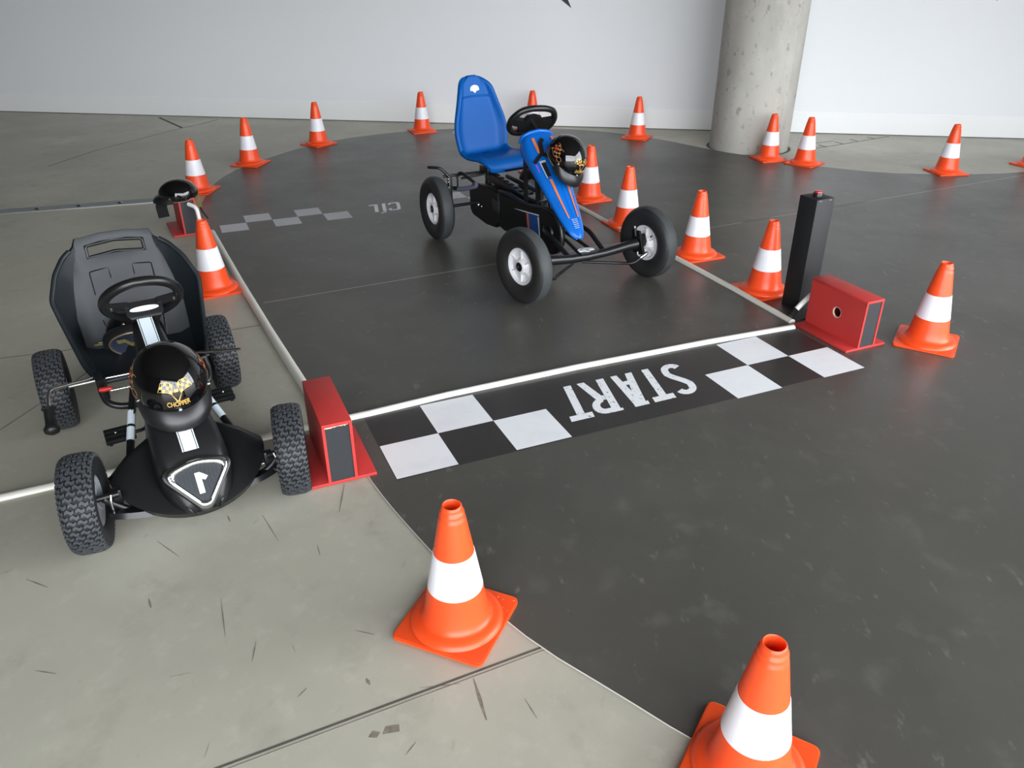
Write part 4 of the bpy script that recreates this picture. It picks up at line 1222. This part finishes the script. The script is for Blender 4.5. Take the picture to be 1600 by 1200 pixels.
# perforated main beam
bm = B(); a = kv((-.60, 0, .388)); b = kv((.26, 0, .298)); d = b - a; ang = math.atan2(-d.z, d.x); rot = Matrix.Rotation(ang, 3, 'Y')
box(bm, (d.length, .052, .058), (a + b) / 2, rot, .004)
beam = obj('main_beam', bm, 'frame', K2, smooth=40)
for k in range(11):
    bm = B(); p = a + d * ((k + .9) / 13.5); box(bm, (.030, .030, .004), p + rot @ kv((0, 0, .0295)), rot, .001); lab(obj('beam_hole', bm, 'tape', beam, smooth=30), 'dark adjustment slot in the beam')
# gear housing and chain guard on the kart's right side
bm = B()
gp = [(-.748, .128), (-.757, .263), (-.71, .312), (-.60, .330), (-.44, .345), (-.33, .335), (-.30, .25), (-.32, .13), (-.38, .09), (-.52, .076), (-.71, .091)]
def plate_xz(bm, P, y0, y1, bev=.006):
    A_ = [bm.verts.new((x, y0, z)) for x, z in P]; C_ = [bm.verts.new((x, y1, z)) for x, z in P]
    n = len(P)
    for i in range(n): bm.faces.new((A_[i], A_[(i + 1) % n], C_[(i + 1) % n], C_[i]))
    f1 = bm.faces.new(A_); f2 = bm.faces.new(C_)
    if bev: bmesh.ops.bevel(bm, geom=list(f1.edges) + list(f2.edges), offset=bev, segments=2, affect='EDGES')
plate_xz(bm, gp, -.072, .09, .012)
gear = obj('gear_housing', bm, 'darkplastic', K2, smooth=40)
bm = B(); lathe(bm, [(0, .008), (.010, .007), (.013, 0)], 12, axis='Y'); lab(obj('housing_bolt', bm, 'bolt', gear, (-.612, -.0722, .186), (0, 0, R(180))), 'steel bolt')
bm = B(); lathe(bm, [(0, .005), (.005, .004), (.007, 0)], 12, axis='Y'); obj('housing_bolt', bm, 'bolt', gear, (-.565, -.0722, .186), (0, 0, R(180)))
bm = B(); box(bm, (.10, .004, .072), (-.365, -.073, .240), None, .002); obj('housing_label', bm, 'slate', gear, smooth=30)
bm = B()
gd = [(-.34, .325), (-.28, .338), (-.02, .334), (.12, .345), (.20, .352)] + [(.287 + .126 * math.sin(R(a_)), .238 + .126 * math.cos(R(a_))) for a_ in range(-15, 205, 14)] + [(.12, .120), (-.08, .118), (-.26, .105), (-.34, .11)]
plate_xz(bm, gd, -.066, -.022, .010)
guard = obj('chain_guard', bm, 'darkplastic', K2, smooth=40)
bm = B(); rim = [(-.33, .338), (-.22, .350), (-.06, .338), (.06, .343), (.16, .358), (.24, .369)] + [(.287 + .134 * math.sin(R(a_)), .238 + .134 * math.cos(R(a_))) for a_ in range(0, 130, 12)]
tube(bm, [(x, -.058, z) for x, z in rim], .015, 8); lab(obj('guard_rim', bm, 'satin', guard, smooth=60), 'raised rim of the chain guard')
bm = B(); sheet_poly(bm, [(.020, -.0665, .298), (.178, -.0665, .314), (.205, -.0665, .13), (.06, -.0665, .13)]); lab(obj('guard_sticker', bm, 'dblue', guard, smooth=0), 'blue sticker panel')
bm = B(); sheet_poly(bm, [(.028, -.067, .297), (.052, -.067, .300), (.082, -.067, .13), (.062, -.067, .13)]); lab(obj('guard_stripe', bm, 'orange_stripe', guard, smooth=0), 'orange stripe of the sticker')
bm = B(); sheet_poly(bm, [(-.13, -.067, .281), (.178, -.067, .318), (.178, -.067, .311), (.0, -.067, .291)]); sheet_poly(bm, [(.162, -.067, .30), (.176, -.067, .305), (.208, -.067, .13), (.196, -.067, .13)]); lab(stuff(obj('guard_line', bm, 'sticker', guard, smooth=0)), 'white outline of the sticker')
bm = B(); lathe(bm, [(0, .012), (.05, .010), (.055, 0)], 30, axis='Y'); obj('crank_cover', bm, 'darkplastic', guard, (.287, -.066, .238), (0, 0, R(180)))
# steering pillar with openings
for y in (-.045, .045):
    bm = B(); plate_xz(bm, [(-.028, .28), (.005, .28), (.0, .60), (-.045, .60)], y - .006, y + .006, .002); obj('pillar', bm, 'frame', K2, smooth=40)
    bm = B(); plate_xz(bm, [(.125, .26), (.150, .26), (.115, .56), (.085, .58)], y - .006, y + .006, .002); obj('pillar', bm, 'frame', K2, smooth=40)
for z in (.30, .375, .54):
    bm = B(); box(bm, (.13, .1, .02), (.05, 0, z), None, .003); obj('pillar_brace', bm, 'frame', K2, smooth=40)
bm = B(); tube(bm, [(.09, .0, .25), (.08, 0, .60)], .016, 10); obj('pillar_tube', bm, 'frame', K2, smooth=60)
# fairing
fs = [  # x, ridge z, half width, side depth, shoulder drop
    (.045, .762, .095, .075, .022), (.07, .752, .106, .095, .022), (.10, .725, .112, .095, .022), (.14, .685, .110, .085, .024), (.20, .620, .103, .070, .026), (.27, .545, .093, .058, .026),
    (.34, .470, .082, .050, .024), (.41, .398, .070, .044, .022), (.465, .342, .057, .038, .018), (.500, .300, .043, .030, .014), (.516, .278, .030, .020, .008), (.525, .262, .014, .010, .004)]
bm = B(); rings = []
for x, z, w, dp, sh in fs:
    ring = [(x - dp * .55, -w * 1.04, z - dp), (x - dp * .28, -w * 1.06, z - dp * .55), (x - .012, -w * .98, z - sh), (x - .003, -w * .72, z - sh * .30), (x, -w * .35, z - .002), (x, 0, z)]
    rings.append([Vector(p) for p in ring + [(a_, -b_, c_) for a_, b_, c_ in ring[-2::-1]]])
loft(bm, rings, False, False)
fair2 = obj('fairing', bm, 'blue_body', K2, smooth=60)
md = fair2.modifiers.new('thick', 'SOLIDIFY'); md.thickness = .008; md.offset = -1
md = fair2.modifiers.new('sub', 'SUBSURF'); md.levels = 1; md.render_levels = 1
lab(fair2, 'glossy blue front fairing')
bm = B()
for s_sec in (fs[0],):
    x, z, w, dp, sh = s_sec
    tube(bm, [(x - dp * .5, -w * 1.05, z - dp * .85), (x - .015, -w, z - sh), (x - .004, -w * .6, z - .004), (x - .002, 0, z + .004), (x - .004, w * .6, z - .004), (x - .015, w, z - sh), (x - dp * .5, w * 1.05, z - dp * .85)], .011, 8)
obj('fairing_cowl_edge', bm, 'blue_body', fair2, smooth=70)
def fz(x, k):
    """ridge height / half width at x"""
    for a_, b_ in zip(fs[:-1], fs[1:]):
        if a_[0] <= x <= b_[0]:
            t = (x - a_[0]) / (b_[0] - a_[0]); return a_[k] + (b_[k] - a_[k]) * t
    return fs[-1][k]
def fair_pt(x, u, lift=.004):
    """u: -1..1 across the hood; slope normal lift"""
    z, w, sh = fz(x, 1), fz(x, 2), fz(x, 4)
    au = abs(u)
    drop = -.002 * au / .35 if au < .35 else (-.002 - (sh * .30 - .002) * (au - .35) / .37) if au < .72 else (-sh * .3 - sh * .7 * (au - .72) / .28)
    xo = 0 if au < .35 else -.003 * (au - .35) / .37 if au < .72 else -.003 - .009 * (au - .72) / .28
    return Vector((x + xo + lift * .7, w * (u * .98), z + drop + lift * .7))
def fair_strip(name, x0, x1, ua0, ub0, ua1, ub1, m, lift, label=None, n=8):
    bm = B(); vs = []
    for k in range(n + 1):
        f = k / n; x = x0 + (x1 - x0) * f
        a_, b_ = ua0 + (ua1 - ua0) * f, ub0 + (ub1 - ub0) * f
        vs.append((bm.verts.new(fair_pt(x, a_, lift)), bm.verts.new(fair_pt(x, (a_ + b_) / 2, lift)), bm.verts.new(fair_pt(x, b_, lift))))
    for p, q in zip(vs[:-1], vs[1:]):
        for j in range(2): bm.faces.new((p[j], p[j + 1], q[j + 1], q[j]))
    o = obj(name, bm, m, fair2, smooth=60)
    if label: lab(o, label)
for s in (-1, 1):
    fair_strip('long_stripe', .27, .445, s * .62, s * .44, s * .55, s * .42, 'orange_stripe', .0045, 'tapering orange brown stripe')
    fair_strip('upper_stripe', .085, .155, s * .66, s * .50, s * .62, s * .46, 'orange_stripe', .0045, 'short orange stripe near the cowl')
    fair_strip('vent', .195, .258, s * .68, s * .42, s * .64, s * .40, 'tape', .0045, 'dark grille inset in the fairing')
    fair_strip('vent_frame', .188, .197, s * .74, s * .38, s * .74, s * .38, 'silver', .005, 'pale line above the grille')
    fair_strip('vent_frame', .188, .262, s * .75, s * .69, s * .72, s * .66, 'silver', .0048, 'pale line along the grille')
    fair_strip('vent_frame', .258, .264, s * .78, s * .36, s * .78, s * .36, 'dblue', .005)
    fair_strip('side_line', .34, .40, s * .80, s * .77, s * .80, s * .77, 'dblue', .0045)
    fair_strip('purple_print', .185, .225, s * .96, s * .90, s * .95, s * .90, 'purple', .0045, 'small purple print')
fair_strip('centre_seam', .24, .50, -.012, .012, -.02, .02, 'dblue', .0045, 'dark centre line of the fairing')
bm = B()
for k in range(6):
    x = .452 + k * .007
    p = [fair_pt(x, -.34, .0046), fair_pt(x, .28, .0046), fair_pt(x + .0022, .28, .0046), fair_pt(x + .0022, -.34, .0046)]
    sheet_poly(bm, p)
lab(stuff(obj('nose_hatch', bm, 'silver', fair2, smooth=0)), 'fine pale hatch lines on the nose')
# steering wheel: flattened ring with broad hub
c2 = kv((-.030, 0, .805)); t2 = R(52)
n2 = kv((-math.sin(t2), 0, math.cos(t2))); v2 = kv((math.cos(t2), 0, math.sin(t2))); y2 = kv((0, 1, 0))
ca, sa_ = math.cos(R(-6)), math.sin(R(-6))
u2 = y2 * ca + v2 * sa_; v2b = v2 * ca - y2 * sa_
outline = rounded([(-.152, -.045), (-.160, .02), (-.118, .092), (-.05, .112), (.05, .112), (.118, .092), (.160, .02), (.152, -.045), (.10, -.098), (-.10, -.098)], .05, 4)
def s2(u, v, w=0): return c2 + u2 * u + v2b * v + n2 * w
bm = B(); tube(bm, [s2(u * .94, v * .92) for u, v in outline], .0180, 10, closed=True)
sw2 = obj('steering_wheel', bm, 'frame', K2, smooth=60)
bm = B()
hb = [(-.148, .028), (-.06, .012), (-.045, .040), (0, .052), (.045, .040), (.06, .012), (.148, .028), (.150, -.02), (.115, -.075), (.06, -.100), (-.055, -.100), (-.070, -.06), (-.09, -.030), (-.150, -.012)]
loft(bm, [[s2(u, v, -.012) for u, v in hb], [s2(u, v, .010) for u, v in hb], [s2(u * .9, v * .88, .018) for u, v in hb]], True, True)
obj('wheel_hub', bm, 'darkplastic', sw2, smooth=30)
ktube(K2, 'steering_column', [tuple(c2 - n2 * .01), tuple(c2 - n2 * .08), (.10, 0, .62), (.22, 0, .30)], .013)
# front axle, Y frame and knuckles
bm = B(); pts = [(.612, -.335, .205), (.612, -.27, .205), (.600, -.12, .185), (.597, 0, .180), (.600, .12, .185), (.611, .27, .205), (.612, .318, .208)]
tube(bm, pts, [.032, .026, .024, .024, .024, .027, .034], 16); obj('front_axle_tube', bm, 'frame', K2, smooth=60)
for s in (-1, 1):
    ktube(K2, 'front_fork_tube', [(.20, s * .03, .262), (.33, s * .12, .270), (.42, s * .125, .262), (.585, s * .115, .195)], .014, fil=.06)
    ktube(K2, 'inner_fork_tube', [(.30, s * .02, .245), (.46, s * .035, .225), (.590, s * .045, .20)], .010, fil=.04)
    ktube(K2, 'tie_rod', [(.50, s * .03, .115), (.62, s * .20, .115), (.68, s * .262, .120), (.690, s * .325, .165)], .0085, fil=.03)
    bm = B(); tube(bm, [(.686, s * .300, .150), (.692, s * .328, .168), (.692, s * .345, .176)], [.010, .013, .007], 12); obj('rod_end', bm, 'bolt', K2, smooth=60)
    bm = B()
    plate = [(.560, .275), (.630, .285), (.655, .215), (.685, .165), (.640, .150), (.585, .150)]
    plate_xz(bm, plate, s * .322, s * .336, .003)
    kn = obj('steering_knuckle', bm, 'frame', K2, smooth=40)
    bm = B(); tube(bm, [(.611, s * .33, .203), (.611, s * .395, .203)], .020, 14); box(bm, (.02, .05, .06), (.622, s * .352, .228), Matrix.Rotation(R(s * 20), 3, 'X'), .003); obj('stub_axle', bm, 'frame', kn, smooth=50)
    bm = B(); tube(bm, [(.600, s * .322, .250), (.594, s * .318, .296)], .010, 10); kp = obj('king_pin', bm, 'frame', kn, smooth=50)
    bm = B(); tube(bm, [(.594, s * .318, .294), (.592, s * .317, .306)], .007, 8); lab(obj('king_pin_nut', bm, 'bolt', kn, smooth=50), 'bright steel nut on the king pin')
    bm = B(); tube(bm, [(.628, s * .322, .165), (.632, s * .324, .148)], .009, 10); obj('king_pin', bm, 'bolt', kn, smooth=50)
bm = B(); plate_pts = [(.555, -.05), (.625, -.055), (.625, .055), (.555, .05), (.535, .03), (.535, -.03)]
slab(bm, plate_pts, .205, .212); ep = obj('emblem_plate', bm, 'frame', K2, smooth=0)
tr = kv((.87, 0, -.22)).normalized()
c_, ux_, uy_ = emblem(K2, 'emblem', (.582, 0, .2125), (0, 1, 0), (-1, 0, .0), .098, ep)
emblem_detail(c_, ux_, uy_, .098, ep, 'tape')
# rear axle, frame bars and brake gear
ktube(K2, 'rear_axle', [(-.611, -.35, .203), (-.611, .35, .203)], .011)
ktube(K2, 'frame_bar', [(-.60, -.20, .378), (-.57, -.03, .398), (-.54, .0, .405), (-.04, 0, .545)], .008, fil=.02)
ktube(K2, 'rear_bar', [(-.66, -.30, .39), (-.62, -.20, .40), (-.60, .20, .40), (-.64, .30, .39)], .009, fil=.03)
ktube(K2, 'side_bar', [(-.52, .10, .375), (.03, .06, .385)], .016, fil=.02)
ktube(K2, 'brake_lever', [(-.655, -.405, .462), (-.60, -.345, .462), (-.585, -.305, .420), (-.575, -.292, .40)], .0095, fil=.02, label='cranked black brake lever')
ktube(K2, 'brake_loop', [(-.585, -.235, .395), (-.565, -.225, .425), (-.545, -.215, .425), (-.47, -.165, .375), (-.45, -.165, .355), (-.52, -.23, .330), (-.57, -.27, .325)], .010, fil=.02)
bm = B(); tube(bm, fillet([(-.46, -.163, .375), (-.445, -.166, .358), (-.50, -.215, .336), (-.545, -.25, .327)], .02), .0145, 10); lab(obj('brake_pad', bm, 'brake_pad', K2, smooth=60), 'grey blue rubber brake pad')
bm = B(); box(bm, (.028, .024, .30), (-.590, -.285, .265), None, .003); br2 = obj('brake_upright', bm, 'frame', K2, smooth=40)
for z in (.39, .37, .335, .30):
    bm = B(); lathe(bm, [(0, .005), (.005, .004), (.0065, 0)], 10, axis='Y'); obj('upright_bolt', bm, 'bolt', br2, (-.582, -.2975, z), (0, 0, R(180)))
ktube(K2, 'brake_bracket', [(-.585, -.275, .335), (-.545, -.250, .340), (-.545, -.250, .41)], .006, fil=.01)
# helmet hanging on the fairing
m2 = Matrix.Translation(K2.location) @ Matrix.Rotation(R(-61.51), 4, 'Z')
def k2w(p): return m2 @ Vector(p)
H2F = m2.to_3x3() @ Vector((.78, .10, -.62)); H2U = m2.to_3x3() @ Vector((.60, .30, .74))
h3 = make_helmet('glossy black helmet with bronze flag prints strapped on the blue kart fairing', k2w((.250, .040, .628)), axes_quat(H2F, H2U))
o = ribbon([k2w(fair_pt(x, u, .010)) for x, u in [(.185, -1.0), (.175, -.75), (.165, -.5), (.170, -.25), (.19, 0)]], .022, .004, m2.to_3x3() @ Vector((.7, 0, -.7)), 'tape', None, 'chin_strap')
lab(world_child(o, h3), 'black chin strap lying across the blue fairing')
o = ribbon([k2w(fair_pt(x, u, .012)) for x, u in [(.165, -.45), (.14, -.38), (.115, -.30), (.10, -.10)]], .024, .006, m2.to_3x3() @ Vector((0, 1, 0)), 'tape', None, 'chin_strap'); world_child(o, h3)

# ================================================================== HELMET ON THE FAR RED BOX
bc = Vector((-2.146, 5.132)) + Vector((-math.sin(R(29)), math.cos(R(29)))) * .14
h4 = make_helmet('shiny black helmet with dangling straps perched on the far red box', (bc.x - .005, bc.y - .05, .242), axes_quat((-.95, -.30, .0), (.0, -.10, 1)), decals=False)
h4.scale = (.98, 1.0, .78)
for pts, w, m_ in ([[(bc.x - .10, bc.y - .10, .25), (bc.x - .108, bc.y - .12, .19), (bc.x - .10, bc.y - .125, .125)], .07, 'tape'],
                   [[(bc.x + .10, bc.y - .02, .25), (bc.x + .112, bc.y - .03, .20), (bc.x + .118, bc.y - .035, .165)], .022, 'olive'],
                   [[(bc.x + .115, bc.y - .035, .17), (bc.x + .13, bc.y - .045, .14), (bc.x + .16, bc.y - .05, .095)], .008, 'tape']):
    o = ribbon(pts, w, .005, (.9, .4, 0), m_, None, 'chin_strap'); world_child(o, h4)
